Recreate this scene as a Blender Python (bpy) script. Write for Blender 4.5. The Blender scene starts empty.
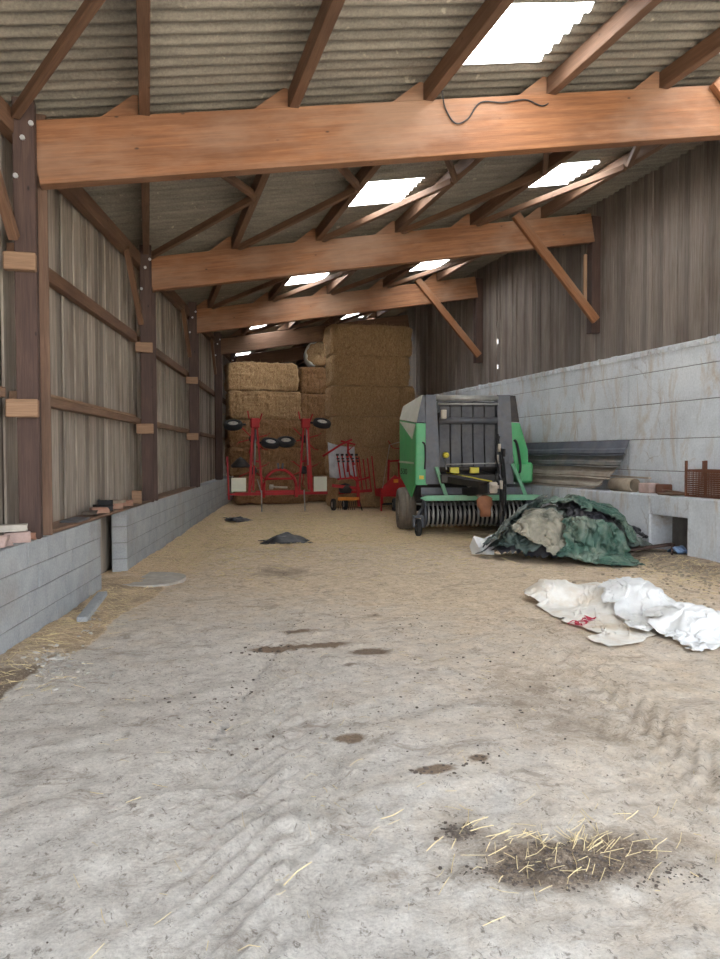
import bpy, bmesh, math, random
import numpy as np
from mathutils import Vector, Matrix
from mathutils.bvhtree import BVHTree

S = bpy.context.scene
COL = S.collection
R = math.radians
# ------------------------------------------------------------------ camera
cam = bpy.data.cameras.new('camera'); camo = bpy.data.objects.new('camera', cam); COL.objects.link(camo)
S.camera = camo
cam.sensor_fit = 'VERTICAL'; cam.sensor_height = 24.0; cam.lens = 24.0 * 760.0 / 959.0
cam.clip_start = 0.05; cam.clip_end = 500
yaw, pitch, roll = R(15.551), R(1.896), R(-0.157)
fw = Vector((math.sin(yaw) * math.cos(pitch), math.cos(yaw) * math.cos(pitch), -math.sin(pitch)))
rt = Vector((math.cos(yaw), -math.sin(yaw), 0)); up = rt.cross(fw)
rt2 = rt * math.cos(roll) + up * math.sin(roll); up2 = -rt * math.sin(roll) + up * math.cos(roll)
M = Matrix((rt2, up2, -fw)).transposed().to_4x4(); M.translation = Vector((0, 0, 1.6))
camo.matrix_world = M
# ------------------------------------------------------------------ light
W = bpy.data.worlds.new('sky'); S.world = W; W.use_nodes = True
wn = W.node_tree; bg = wn.nodes['Background']
tc = wn.nodes.new('ShaderNodeTexCoord'); sp = wn.nodes.new('ShaderNodeSeparateXYZ'); cr = wn.nodes.new('ShaderNodeValToRGB')
wn.links.new(tc.outputs['Generated'], sp.inputs[0]); wn.links.new(sp.outputs[2], cr.inputs[0]); wn.links.new(cr.outputs[0], bg.inputs[0])
cr.color_ramp.elements[0].color = (0.93, 0.96, 1.0, 1); cr.color_ramp.elements[1].color = (0.62, 0.78, 1.0, 1)
bg.inputs[1].default_value = 1.6
sun = bpy.data.lights.new('sun', 'SUN'); suno = bpy.data.objects.new('sun', sun); COL.objects.link(suno)
sun.energy = 23.0; sun.angle = R(1.0); sun.color = (1.0, 0.95, 0.89)
suno.rotation_euler = (R(-38), R(14), 0)
suno.location = (0, 20, 30)
S.view_settings.view_transform = 'Standard'; S.view_settings.look = 'None'
S.view_settings.exposure = 1.82; S.view_settings.gamma = 1.0
S.cycles.max_bounces = 10; S.cycles.diffuse_bounces = 8; S.cycles.use_denoising = True
S.cycles.caustics_reflective = False; S.cycles.caustics_refractive = False
S.cycles.sample_clamp_indirect = 6.0

# ------------------------------------------------------------------ materials
class NT:
    def __init__(s, name):
        s.m = bpy.data.materials.new(name); s.m.use_nodes = True
        s.t = s.m.node_tree; s.b = s.t.nodes['Principled BSDF']; s.out = s.t.nodes['Material Output']
    def n(s, typ, **kw):
        nd = s.t.nodes.new(typ)
        for k, v in kw.items(): setattr(nd, k, v)
        return nd
    def l(s, a, b): s.t.links.new(a, b)
    def co(s, scale=(1, 1, 1), kind='Object'):
        t = s.n('ShaderNodeTexCoord'); m = s.n('ShaderNodeMapping'); m.inputs['Scale'].default_value = scale
        s.l(t.outputs[kind], m.inputs[0]); return m.outputs[0]
    def noise(s, co, scale=5, detail=6, rough=.6, dist=0):
        x = s.n('ShaderNodeTexNoise'); x.inputs['Scale'].default_value = scale; x.inputs['Detail'].default_value = detail
        x.inputs['Roughness'].default_value = rough; x.inputs['Distortion'].default_value = dist
        s.l(co, x.inputs['Vector']); return x.outputs['Fac']
    def ramp(s, fac, stops):
        r = s.n('ShaderNodeValToRGB'); e = r.color_ramp.elements
        while len(e) < len(stops): e.new(0.5)
        for i, (p, c) in enumerate(stops):
            e[i].position = p; e[i].color = (c[0], c[1], c[2], 1) if hasattr(c, '__len__') else (c, c, c, 1)
        s.l(fac, r.inputs[0]); return r.outputs[0]
    def mix(s, fac, a, b, mode='MIX'):
        x = s.n('ShaderNodeMix', data_type='RGBA', blend_type=mode)
        for v, i in ((fac, 0), (a, 6), (b, 7)):
            if isinstance(v, (int, float)): x.inputs[i].default_value = v if i == 0 else (v, v, v, 1)
            elif isinstance(v, tuple): x.inputs[i].default_value = (*v, 1)
            else: s.l(v, x.inputs[i])
        return x.outputs[2]
    def attr(s, name):
        a = s.n('ShaderNodeAttribute'); a.attribute_name = name; return a.outputs['Fac']
    def bump(s, h, strength=.3, dist=.02):
        b = s.n('ShaderNodeBump'); b.inputs['Strength'].default_value = strength; b.inputs['Distance'].default_value = dist
        s.l(h, b.inputs['Height']); s.l(b.outputs[0], s.b.inputs['Normal'])
    def fin(s, col, rough=.8, metal=0):
        if isinstance(col, tuple): s.b.inputs['Base Color'].default_value = (*col, 1)
        else: s.l(col, s.b.inputs['Base Color'])
        if isinstance(rough, (int, float)): s.b.inputs['Roughness'].default_value = rough
        else: s.l(rough, s.b.inputs['Roughness'])
        s.b.inputs['Metallic'].default_value = metal
        return s.m

def lin(r, g, b):
    f = lambda c: (c / 255 / 12.92) if c / 255 <= .04045 else ((c / 255 + .055) / 1.055) ** 2.4
    return (f(r), f(g), f(b))

def wood(name, c1, c2, c3, axis=0, gs=1.0, rough=.75, knots=True, lam=False, dust=None):
    m = NT(name); sc = [14 * gs] * 3; sc[axis] = 0.9 * gs
    a = m.noise(m.co(tuple(sc)), 2.2, 8, .62, .6)
    sc2 = [60 * gs] * 3; sc2[axis] = 2.0 * gs
    b = m.noise(m.co(tuple(sc2)), 2.0, 4, .6, .3)
    c = m.ramp(a, [(.25, c1), (.5, c2), (.75, c3)])
    c = m.mix(.45, c, m.ramp(b, [(.3, tuple(x * .55 for x in c2)), (.7, tuple(min(1, x * 1.25) for x in c2))]))
    big = m.noise(m.co(), .9, 3, .5)
    c = m.mix(m.ramp(big, [(.35, 0.0), (.7, .45)]), c, tuple(x * .6 for x in c1))
    if knots:
        sk = [5.5] * 3; sk[axis] = 2.6
        v = m.n('ShaderNodeTexVoronoi'); m.l(m.co(tuple(sk)), v.inputs['Vector']); v.inputs['Scale'].default_value = 1
        k = m.ramp(v.outputs['Distance'], [(.03, .9), (.075, 0.0)])
        c = m.mix(k, c, tuple(x * .22 for x in c1))
    if lam:
        s_ = m.co((.35, .35, 22.0)); w = m.noise(s_, 1.0, 1, .3)
        c = m.mix(m.ramp(w, [(.42, .28), (.58, 0.0)]), c, tuple(x * .5 for x in c1))
    if dust: c = m.mix(m.ramp(m.noise(m.co((.35, 1, 1)), 1.3, 6, .6), [(.48, 0.0), (.70, .45)]), c, dust)
    ri = m.n('ShaderNodeNewGeometry').outputs['Random Per Island']
    c = m.mix(.25, c, m.ramp(ri, [(0, .25), (1, 1.0)]), 'MULTIPLY')
    m.bump(b, .35, .01)
    return m.fin(c, rough)

def plain(name, col, rough=.5, metal=0, var=.25, sc=6, dirt=None, dirt_amt=.5):
    m = NT(name); a = m.noise(m.co(), sc, 6, .65)
    c = m.mix(m.ramp(a, [(.3, 0.0), (.7, 1.0)]), tuple(x * (1 - var) for x in col), tuple(min(1, x * (1 + var * .6)) for x in col))
    if dirt is not None:
        d = m.noise(m.co(), sc * .45, 9, .72, .4)
        c = m.mix(m.ramp(d, [(.45, 0.0), (.72, dirt_amt)]), c, dirt)
    m.bump(a, .12, .01)
    return m.fin(c, rough, metal)

MT = {}
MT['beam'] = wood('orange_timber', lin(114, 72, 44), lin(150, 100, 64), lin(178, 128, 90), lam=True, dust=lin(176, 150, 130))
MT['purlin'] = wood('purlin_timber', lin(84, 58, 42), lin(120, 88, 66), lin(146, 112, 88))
MT['post'] = wood('dark_post_timber', lin(54, 40, 36), lin(84, 62, 54), lin(108, 84, 72))
MT['post_v'] = wood('dark_upright_timber', lin(54, 40, 36), lin(84, 62, 54), lin(108, 84, 72), axis=2)
MT['rail_v'] = wood('upright_edge_timber', lin(80, 58, 46), lin(118, 90, 72), lin(146, 116, 94), axis=2)
MT['rail'] = wood('rail_timber', lin(92, 68, 52), lin(134, 104, 82), lin(162, 132, 108))
MT['block'] = wood('pale_block_timber', lin(120, 92, 70), lin(160, 126, 98), lin(184, 152, 124))
def boards_mat(name, c1, c2, c3, dark):
    m = NT(name)
    ri = m.n('ShaderNodeNewGeometry').outputs['Random Per Island']
    a = m.noise(m.co((22, 22, .7)), 1.6, 8, .65, .5)
    b = m.noise(m.co((90, 90, 2.2)), 1.5, 4, .6)
    c = m.ramp(a, [(.28, c1), (.5, c2), (.74, c3)])
    c = m.mix(.4, c, m.ramp(b, [(.3, tuple(x * .5 for x in c2)), (.68, c3)]))
    c = m.mix(.6, c, m.ramp(ri, [(0, .3), (.4, .8), (1, 1.0)]), 'MULTIPLY')
    big = m.noise(m.co((2.5, 2.5, .6)), 1.1, 5, .6)
    c = m.mix(m.ramp(big, [(.48, 0.0), (.72, .6)]), c, dark)
    m.bump(b, .5, .01)
    return m.fin(c, .85)
MT['boards_left'] = boards_mat('weathered_boards', lin(108, 94, 84), lin(158, 145, 132), lin(196, 184, 170), lin(84, 66, 54))
MT['boards_right'] = boards_mat('brown_grey_boards', lin(96, 86, 78), lin(132, 120, 110), lin(160, 148, 138), lin(86, 68, 56))

def block_mat():
    m = NT('grey_blockwork'); co = m.co()
    a = m.noise(co, 3.0, 9, .7); f = m.noise(co, 55, 5, .6)
    c = m.ramp(a, [(.3, lin(138, 142, 146)), (.55, lin(164, 167, 168)), (.8, lin(182, 183, 180))])
    c = m.mix(.3, c, m.ramp(f, [(.3, lin(120, 122, 124)), (.7, lin(190, 192, 192))]))
    d = m.noise(co, 1.1, 6, .6)
    c = m.mix(m.ramp(d, [(.52, 0.0), (.75, .4)]), c, lin(140, 124, 104))
    m.bump(f, .35, .01); return m.fin(c, .92)
MT['block_wall'] = block_mat()
MT['mortar'] = plain('mortar', lin(130, 128, 124), .95)

def concrete_mat():
    m = NT('pale_concrete'); co = m.co()
    a = m.noise(co, 1.3, 10, .7); f = m.noise(co, 30, 6, .7)
    c = m.ramp(a, [(.3, lin(182, 187, 193)), (.55, lin(208, 213, 218)), (.8, lin(226, 228, 230))])
    c = m.mix(.3, c, m.ramp(f, [(.3, lin(140, 140, 142)), (.65, lin(218, 220, 222))]))
    w = m.noise(m.co((.8, 1.6, .55)), 1.7, 8, .68, .8)
    c = m.mix(m.ramp(w, [(.50, 0.0), (.70, .75)]), c, lin(168, 140, 106))
    st = m.noise(m.co((6, 7, .8)), 1.6, 8, .7, .3)
    c = m.mix(m.ramp(st, [(.6, 0.0), (.78, .55)]), c, lin(92, 78, 66))
    # vine-like brown stains
    v = m.n('ShaderNodeTexVoronoi', feature='DISTANCE_TO_EDGE'); v.inputs['Scale'].default_value = 1.0
    nz = m.n('ShaderNodeTexNoise'); nz.inputs['Scale'].default_value = 2.5; nz.inputs['Detail'].default_value = 5
    m.l(co, nz.inputs['Vector']); mx = m.n('ShaderNodeMix', data_type='RGBA'); mx.inputs[0].default_value = .35
    m.l(m.co((1.6, 1.6, 1.6)), mx.inputs[6]); m.l(nz.outputs['Color'], mx.inputs[7]); m.l(mx.outputs[2], v.inputs['Vector'])
    e = m.ramp(v.outputs['Distance'], [(.002, .35), (.012, 0.0)])
    gate = m.ramp(m.noise(co, .9, 3, .5), [(.56, 0.0), (.66, 1.0)])
    c = m.mix(m.mix(1.0, e, gate, 'MULTIPLY'), c, lin(110, 88, 66))
    m.bump(f, .3, .01); return m.fin(c, .9)
MT['concrete'] = concrete_mat()
MT['joint'] = plain('joint_and_hole_shade_grey', lin(112, 108, 104), .95)

def roof_mat():
    m = NT('fibre_cement_sheet'); co = m.co()
    a = m.noise(m.co((.6, 4, 1)), 2.0, 9, .7); f = m.noise(co, 40, 5, .7)
    c = m.ramp(a, [(.3, lin(92, 86, 76)), (.52, lin(130, 122, 110)), (.78, lin(160, 152, 138))])
    c = m.mix(.35, c, m.ramp(f, [(.3, lin(80, 74, 66)), (.7, lin(164, 156, 142))]))
    s_ = m.noise(co, 7, 3, .6); c = m.mix(m.ramp(s_, [(.66, 0.0), (.72, .5)]), c, lin(196, 186, 164))
    m.bump(f, .3, .008); return m.fin(c, .92)
MT['roof'] = roof_mat()
def translucent_mat():
    m = NT('translucent_sheet'); t = m.t; t.nodes.remove(m.b)
    tr = m.n('ShaderNodeBsdfTranslucent'); tp = m.n('ShaderNodeBsdfTransparent'); mx = m.n('ShaderNodeMixShader')
    a = m.noise(m.co(), 3, 5, .6)
    m.l(m.ramp(a, [(.3, (.80, .87, .92)), (.7, (.93, .96, .97))]), tr.inputs[0]); tp.inputs[0].default_value = (.9, .96, 1, 1)
    mx.inputs[0].default_value = .0
    m.l(tr.outputs[0], mx.inputs[1]); m.l(tp.outputs[0], mx.inputs[2]); m.l(mx.outputs[0], m.out.inputs[0])
    return m.m
MT['skylight'] = translucent_mat()

def ground_mat():
    m = NT('earth_floor'); co = m.co()
    a = m.noise(co, .9, 12, .72); b = m.noise(co, 6, 12, .8, .3); f = m.noise(co, 60, 7, .8); g2 = m.noise(m.co((1, 1.6, 1)), 17, 8, .75, .8)
    st = m.attr('straw'); dk = m.attr('dirt'); wt = m.attr('wet'); cr_ = m.attr('crack')
    base = m.ramp(a, [(.32, lin(162, 152, 140)), (.5, lin(184, 174, 161)), (.7, lin(202, 192, 178))])
    base = m.mix(.6, base, m.ramp(b, [(.36, lin(146, 136, 124)), (.48, lin(204, 195, 183)), (.62, lin(240, 232, 220))]))
    base = m.mix(.3, base, m.ramp(f, [(.36, lin(130, 120, 110)), (.5, lin(204, 196, 184)), (.64, lin(244, 238, 226))]))
    tan = m.mix(.5, m.ramp(b, [(.34, lin(158, 132, 106)), (.5, lin(208, 184, 154)), (.66, lin(236, 216, 188))]), m.ramp(g2, [(.34, lin(160, 138, 114)), (.6, lin(230, 210, 182))]))
    strw = m.mix(.5, m.ramp(f, [(.34, lin(140, 108, 76)), (.5, lin(216, 184, 144)), (.66, lin(250, 230, 194))]), m.ramp(g2, [(.34, lin(176, 142, 104)), (.62, lin(240, 218, 180))]))
    nz = m.noise(co, 2.6, 10, .75, .5)
    def mask(att, lo, hi):
        md = m.n('ShaderNodeMath', operation='MULTIPLY_ADD'); m.l(nz, md.inputs[0]); md.inputs[1].default_value = .9
        m.l(att, md.inputs[2]); return m.ramp(md.outputs[0], [(lo, 0.0), (hi, 1.0)])
    c = m.mix(mask(m.attr('tan'), .5, 1.05), base, tan)
    c = m.mix(mask(st, .62, 1.0), c, strw)
    dirt = m.ramp(f, [(.34, lin(80, 68, 56)), (.5, lin(128, 110, 92)), (.68, lin(184, 166, 142))])
    c = m.mix(mask(dk, .70, 1.0), c, dirt)
    c = m.mix(mask(wt, .80, 1.15), c, m.ramp(f, [(.34, lin(92, 76, 62)), (.66, lin(150, 126, 102))]))
    c = m.mix(mask(cr_, .8, 1.2), c, lin(126, 122, 118))
    sp_ = m.noise(m.co((1.3, 1, 1)), 22, 6, .75, .6)
    c = m.mix(m.ramp(sp_, [(.57, 0.0), (.64, .75)]), c, lin(108, 95, 82))
    sq = m.noise(m.co((1, 1.8, 1)), 30, 5, .7, .8)
    c = m.mix(m.ramp(sq, [(.62, 0.0), (.70, .55)]), c, lin(230, 220, 202))
    pz = m.noise(m.co((1, 1.5, 1)), 2.2, 12, .82, 1.2)
    c = m.mix(m.ramp(pz, [(.53, 0.0), (.62, .6)]), c, lin(132, 116, 100))
    h = m.mix(.5, b, f); h = m.mix(.4, h, g2); m.bump(h, .8, .03)
    return m.fin(c, .95)
MT['ground'] = ground_mat()
MT['yard'] = plain('yard_gravel', lin(176, 170, 158), .95, sc=3)
MT['field'] = plain('field', lin(120, 132, 84), .95, sc=2)

def straw_mat(name, c1, c2, c3):
    m = NT(name); a = m.noise(m.co((9, 9, 3)), 2.5, 9, .75, .6); b = m.noise(m.co((34, 34, 8)), 2.0, 8, .8, 1.0)
    c = m.ramp(b, [(.28, c1), (.5, c2), (.74, c3)])
    c = m.mix(m.ramp(a, [(.35, .5), (.6, 0.0)]), c, c1)
    m.bump(m.mix(.5, a, b), .9, .04); return m.fin(c, .9)
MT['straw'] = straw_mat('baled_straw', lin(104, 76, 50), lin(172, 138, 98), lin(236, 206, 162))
MT['straw_dull'] = straw_mat('dull_baled_straw', lin(92, 66, 44), lin(152, 114, 78), lin(206, 168, 122))  # darker, browner straw for the lower left and the middle bales
MT['stalk'] = plain('straw_stalks', lin(216, 194, 146), .7, var=.3, sc=9)
MT['muck'] = plain('dark_dung', lin(96, 84, 74), .9, var=.4)
MT['green'] = plain('baler_green_paint', lin(64, 158, 96), .42, var=.12, dirt=lin(120, 150, 110), dirt_amt=.4)
MT['palegreen'] = plain('faded_green_paint', lin(120, 180, 142), .55, var=.15, dirt=lin(150, 150, 130), dirt_amt=.5)
MT['cream'] = plain('cream_paint', lin(206, 204, 192), .5, var=.1, dirt=lin(150, 140, 120), dirt_amt=.35)
MT['greymetal'] = plain('dusty_grey_metal', lin(92, 94, 100), .55, .2, dirt=lin(120, 108, 94), dirt_amt=.4)
MT['darkmetal'] = plain('dark_grease_metal', lin(48, 46, 46), .55, .3, dirt=lin(96, 80, 64), dirt_amt=.5)
MT['roller'] = plain('worn_roller_steel', lin(176, 174, 168), .4, .5)
MT['belt'] = plain('rubber_belt', lin(86, 86, 90), .7, dirt=lin(120, 112, 102), dirt_amt=.4)
MT['black'] = plain('black_rubber', lin(34, 33, 34), .75)
MT['tyre'] = plain('dusty_tyre', lin(128, 118, 106), .9, dirt=lin(92, 84, 76), dirt_amt=.5)
MT['rim'] = plain('wheel_rim', lin(196, 190, 178), .5)
MT['rust'] = plain('rusty_steel', lin(106, 66, 46), .85, dirt=lin(60, 40, 32))
MT['yellow'] = plain('yellow_plastic', lin(206, 190, 60), .5)
MT['orange'] = plain('orange_reflector_bar', lin(222, 140, 50), .5)
MT['red'] = plain('red_machine_paint', lin(184, 30, 34), .6, var=.2, dirt=lin(120, 40, 36), dirt_amt=.4)
MT['white'] = plain('white_plate', lin(226, 224, 204), .5, var=.05)
MT['pale'] = plain('pale_cast', lin(188, 176, 160), .7)
MT['guardbrown'] = plain('brown_guard_cone', lin(156, 104, 74), .7)
MT['curtain'] = plain('grey_swath_cloth', lin(188, 190, 194), .7)
MT['cable'] = plain('black_cable', lin(36, 32, 32), .6)
MT['bolt'] = plain('galvanised_bolt', lin(190, 190, 190), .4, .6)
MT['sheetmetal'] = plain('dusty_galvanised_sheet', lin(120, 122, 126), .5, .35, dirt=lin(168, 154, 136), dirt_amt=.85, sc=3)
MT['sheetpale'] = plain('earthy_cladding_sheet', lin(176, 166, 154), .7, .05, dirt=lin(140, 120, 96), dirt_amt=.7, sc=3)
MT['sheetdark'] = plain('blue_grey_sheet', lin(98, 102, 114), .5, .3, dirt=lin(130, 124, 118), dirt_amt=.5, sc=4)
MT['pipe'] = plain('dusty_clay_pipe', lin(160, 146, 128), .9, dirt=lin(116, 92, 72))
MT['brick'] = plain('pale_red_brick', lin(158, 118, 98), .9, dirt=lin(176, 160, 144))
MT['pinkstone'] = plain('pink_dusty_plaster', lin(178, 154, 146), .9, dirt=lin(140, 108, 98))
MT['bluecloth'] = plain('blue_rag', lin(110, 134, 168), .9)
MT['slab'] = plain('threshold_concrete', lin(186, 180, 170), .92, dirt=lin(150, 132, 108))
MT['cobweb'] = plain('old_hay', lin(132, 110, 80), .95)

def cloth_mat(name, c1, c2, rough=.5, dirt=None, amt=.6, back=None, dsc=1.6):
    m = NT(name); co = m.co(); a = m.noise(co, 4, 7, .6)
    c = m.mix(m.ramp(a, [(.3, 0.0), (.7, 1.0)]), c1, c2)
    if dirt: c = m.mix(m.ramp(m.noise(co, dsc, 9, .7, .5), [(.46, 0.0), (.66, amt)]), c, dirt)
    if back:
        g = m.n('ShaderNodeNewGeometry'); c = m.mix(g.outputs['Backfacing'], c, back)
    m.bump(m.noise(co, 24, 6, .6), .35, .012)
    return m.fin(c, rough)
MT['tarp_green'] = cloth_mat('green_tarpaulin', lin(34, 66, 56), lin(84, 118, 102), .42, lin(150, 152, 138), .6)
MT['tarp_dark'] = cloth_mat('dark_tarpaulin', lin(36, 50, 47), lin(84, 100, 94), .4, lin(136, 136, 126), .55)
MT['tarp_black'] = cloth_mat('black_plastic', lin(26, 26, 30), lin(52, 52, 58), .35, lin(96, 90, 84), .4)
MT['tarp_beige'] = cloth_mat('beige_side_tarpaulin', lin(134, 130, 114), lin(170, 163, 146), .6, lin(76, 84, 76), .85)
MT['bag'] = cloth_mat('white_woven_bag', lin(214, 208, 198), lin(240, 235, 226), .6, lin(206, 182, 146), .75)
MT['bag_liner'] = cloth_mat('white_plastic_liner', lin(216, 216, 214), lin(240, 240, 238), .4, lin(196, 186, 170), .35)
MT['print'] = plain('red_print', lin(200, 64, 84), .7, var=.2)

# ------------------------------------------------------------------ helpers
rnd = random.Random(7)
def tag(o, label=None, cat=None, group=None, kind=None):
    for k, v in (('label', label), ('category', cat), ('group', group), ('kind', kind)):
        if v: o[k] = v
    return o
def empty(name, loc=(0, 0, 0), rz=0, label=None, cat=None, group=None):
    o = bpy.data.objects.new(name, None); COL.objects.link(o); o.location = loc; o.rotation_euler = (0, 0, rz)
    o.empty_display_size = .2
    return tag(o, label, cat, group)
def link(name, bm, mat, parent=None, loc=None, rot=None, smooth=False, mats=None):
    me = bpy.data.meshes.new(name); bm.normal_update(); bm.to_mesh(me); bm.free()
    for m_ in (mats or [mat]): me.materials.append(MT[m_])
    if smooth: me.polygons.foreach_set('use_smooth', [True] * len(me.polygons))
    o = bpy.data.objects.new(name, me); COL.objects.link(o)
    if parent: o.parent = parent
    if loc is not None: o.location = loc
    if rot is not None: o.rotation_euler = rot
    return o
def mesh_np(name, V, F, mat, parent=None, smooth=True, mats=None):
    me = bpy.data.meshes.new(name); me.from_pydata([tuple(v) for v in V], [], [tuple(f) for f in F])
    for m_ in (mats or [mat]): me.materials.append(MT[m_])
    if smooth: me.polygons.foreach_set('use_smooth', [True] * len(me.polygons))
    me.update(); o = bpy.data.objects.new(name, me); COL.objects.link(o)
    if parent: o.parent = parent
    return o
def box(bm, a, b, bev=0.0, mi=0):
    x0, y0, z0 = [min(p, q) for p, q in zip(a, b)]; x1, y1, z1 = [max(p, q) for p, q in zip(a, b)]
    vs = [bm.verts.new(p) for p in ((x0, y0, z0), (x1, y0, z0), (x1, y1, z0), (x0, y1, z0), (x0, y0, z1), (x1, y0, z1), (x1, y1, z1), (x0, y1, z1))]
    fs = [bm.faces.new([vs[i] for i in q]) for q in ((0, 3, 2, 1), (4, 5, 6, 7), (0, 1, 5, 4), (1, 2, 6, 5), (2, 3, 7, 6), (3, 0, 4, 7))]
    for f in fs: f.material_index = mi
    if bev:
        es = list({e for f in fs for e in f.edges})
        bmesh.ops.bevel(bm, geom=es, offset=bev, segments=1, affect='EDGES')
    return vs
def prism(bm, poly, a, b, axis=1):
    """extrude a polygon (2-D points) between a and b along axis"""
    def P(u, v, t): return {0: (t, u, v), 1: (u, t, v), 2: (u, v, t)}[axis]
    A = [bm.verts.new(P(u, v, a)) for u, v in poly]; B = [bm.verts.new(P(u, v, b)) for u, v in poly]
    n = len(poly); bm.faces.new(A[::-1]); bm.faces.new(B)
    for i in range(n): bm.faces.new((A[i], A[(i + 1) % n], B[(i + 1) % n], B[i]))
    bmesh.ops.recalc_face_normals(bm, faces=bm.faces[:])
def frame(d):
    d = Vector(d).normalized(); a = Vector((0, 0, 1)) if abs(d.z) < .95 else Vector((1, 0, 0))
    s = d.cross(a).normalized(); return d, s, s.cross(d).normalized()
def tube(bm, pts, r, n=8, cap=True):
    pts = [Vector(p) for p in pts]; rs = r if hasattr(r, '__len__') else [r] * len(pts); rings = []
    for i, p in enumerate(pts):
        d = (pts[min(i + 1, len(pts) - 1)] - pts[max(i - 1, 0)]); d, s, t = frame(d)
        rings.append([bm.verts.new(p + (s * math.cos(2 * math.pi * k / n) + t * math.sin(2 * math.pi * k / n)) * rs[i]) for k in range(n)])
    for a, b in zip(rings, rings[1:]):
        for k in range(n): bm.faces.new((a[k], a[(k + 1) % n], b[(k + 1) % n], b[k]))
    if cap: bm.faces.new(rings[0][::-1]); bm.faces.new(rings[-1])
def bar(bm, p, q, w, h):
    """rectangular bar between p and q"""
    p, q = Vector(p), Vector(q); d, s, t = frame(q - p)
    A = [bm.verts.new(p + s * a * w / 2 + t * b * h / 2) for a, b in ((-1, -1), (1, -1), (1, 1), (-1, 1))]
    B = [bm.verts.new(q + s * a * w / 2 + t * b * h / 2) for a, b in ((-1, -1), (1, -1), (1, 1), (-1, 1))]
    fs = [bm.faces.new(A[::-1]), bm.faces.new(B)] + [bm.faces.new((A[i], A[(i + 1) % 4], B[(i + 1) % 4], B[i])) for i in range(4)]
    bmesh.ops.recalc_face_normals(bm, faces=fs)
def lathe(bm, prof, c=(0, 0, 0), axis='x', n=24):
    """prof: (radius, along) closed ring profile swept round the axis"""
    rings = []
    for k in range(n):
        a = 2 * math.pi * k / n; ca, sa = math.cos(a), math.sin(a); ring = []
        for r_, t in prof:
            p = {'x': (t, r_ * ca, r_ * sa), 'y': (r_ * ca, t, r_ * sa), 'z': (r_ * ca, r_ * sa, t)}[axis]
            ring.append(bm.verts.new((c[0] + p[0], c[1] + p[1], c[2] + p[2])))
        rings.append(ring)
    m_ = len(prof)
    for k in range(n):
        A, B = rings[k], rings[(k + 1) % n]
        for j in range(m_): bm.faces.new((A[j], A[(j + 1) % m_], B[(j + 1) % m_], B[j]))
    bmesh.ops.recalc_face_normals(bm, faces=bm.faces[:])
def timber(name, p, q, w, h, mat, label=None, cat=None, group=None, kind=None, bev=.006, upv=None, parent=None, mesh=None):
    """one squared timber from p to q; its own X axis runs along the grain; p, q on the centre line"""
    p, q = Vector(p), Vector(q); d = q - p; L = d.length; d.normalize()
    u = Vector(upv or (0, 0, 1)); s = u.cross(d)
    if s.length < .05: s = Vector((0, 1, 0)).cross(d)
    s.normalize(); t = d.cross(s)
    bm = bmesh.new(); n = max(1, int(L / .6)); 
    box(bm, (0, -w / 2, -h / 2), (L, w / 2, h / 2), bev)
    o = link(name, bm, mat, parent)
    Mx = Matrix((d, s, t)).transposed().to_4x4(); Mx.translation = p; o.matrix_world = Mx
    return tag(o, label, cat, group, kind)
def copy_tree(o, parent=None):
    c = o.copy(); COL.objects.link(c); c.parent = parent
    if parent: c.matrix_parent_inverse = Matrix()
    for ch in [x for x in bpy.data.objects if x.parent == o and x is not c]: copy_tree(ch, c)
    return c

# numpy value noise
def _h(ix, iy, seed):
    n = (ix * 374761393 + iy * 668265263 + seed * 1442695041) & 0x7fffffff
    n = ((n ^ (n >> 13)) * 1274126177) & 0x7fffffff
    return ((n ^ (n >> 16)) & 0xffff) / 65535.0
def vn(x, y, seed=0):
    x = np.asarray(x, float); y = np.asarray(y, float)
    ix = np.floor(x).astype(np.int64); iy = np.floor(y).astype(np.int64); fx = x - ix; fy = y - iy
    fx = fx * fx * (3 - 2 * fx); fy = fy * fy * (3 - 2 * fy)
    a = _h(ix, iy, seed) * (1 - fx) + _h(ix + 1, iy, seed) * fx
    b = _h(ix, iy + 1, seed) * (1 - fx) + _h(ix + 1, iy + 1, seed) * fx
    return a * (1 - fy) + b * fy
def fbm(x, y, oct=4, seed=0):
    s = 0; a = .5; t = 0
    for i in range(oct): s = s + a * vn(x * 2 ** i, y * 2 ** i, seed + i * 17); t += a; a *= .55
    return s / t
def sst(a, b, x):
    t = np.clip((x - a) / (b - a), 0, 1); return t * t * (3 - 2 * t)

# ------------------------------------------------------------------ building measures
XL, MS, SL = -2.641, 0.194, 0.168            # left wall line X = XL + MS*Y; roof slope
xl = lambda Y: XL + MS * Y
YB = [7.404 + 5.16 * k for k in range(-1, 6)]   # bay lines; YB[1] is the first beam in view
XR = 7.94
zbeam = lambda X: 4.169 + SL * X              # underside of the beams
zroof = lambda X: 4.169 + .54 + .20 + SL * X  # underside of the sheets
Y0, Y1 = -0.4, 38.0
XP = [-1.387 + 1.39 * k for k in range(0, 7)]

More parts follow.
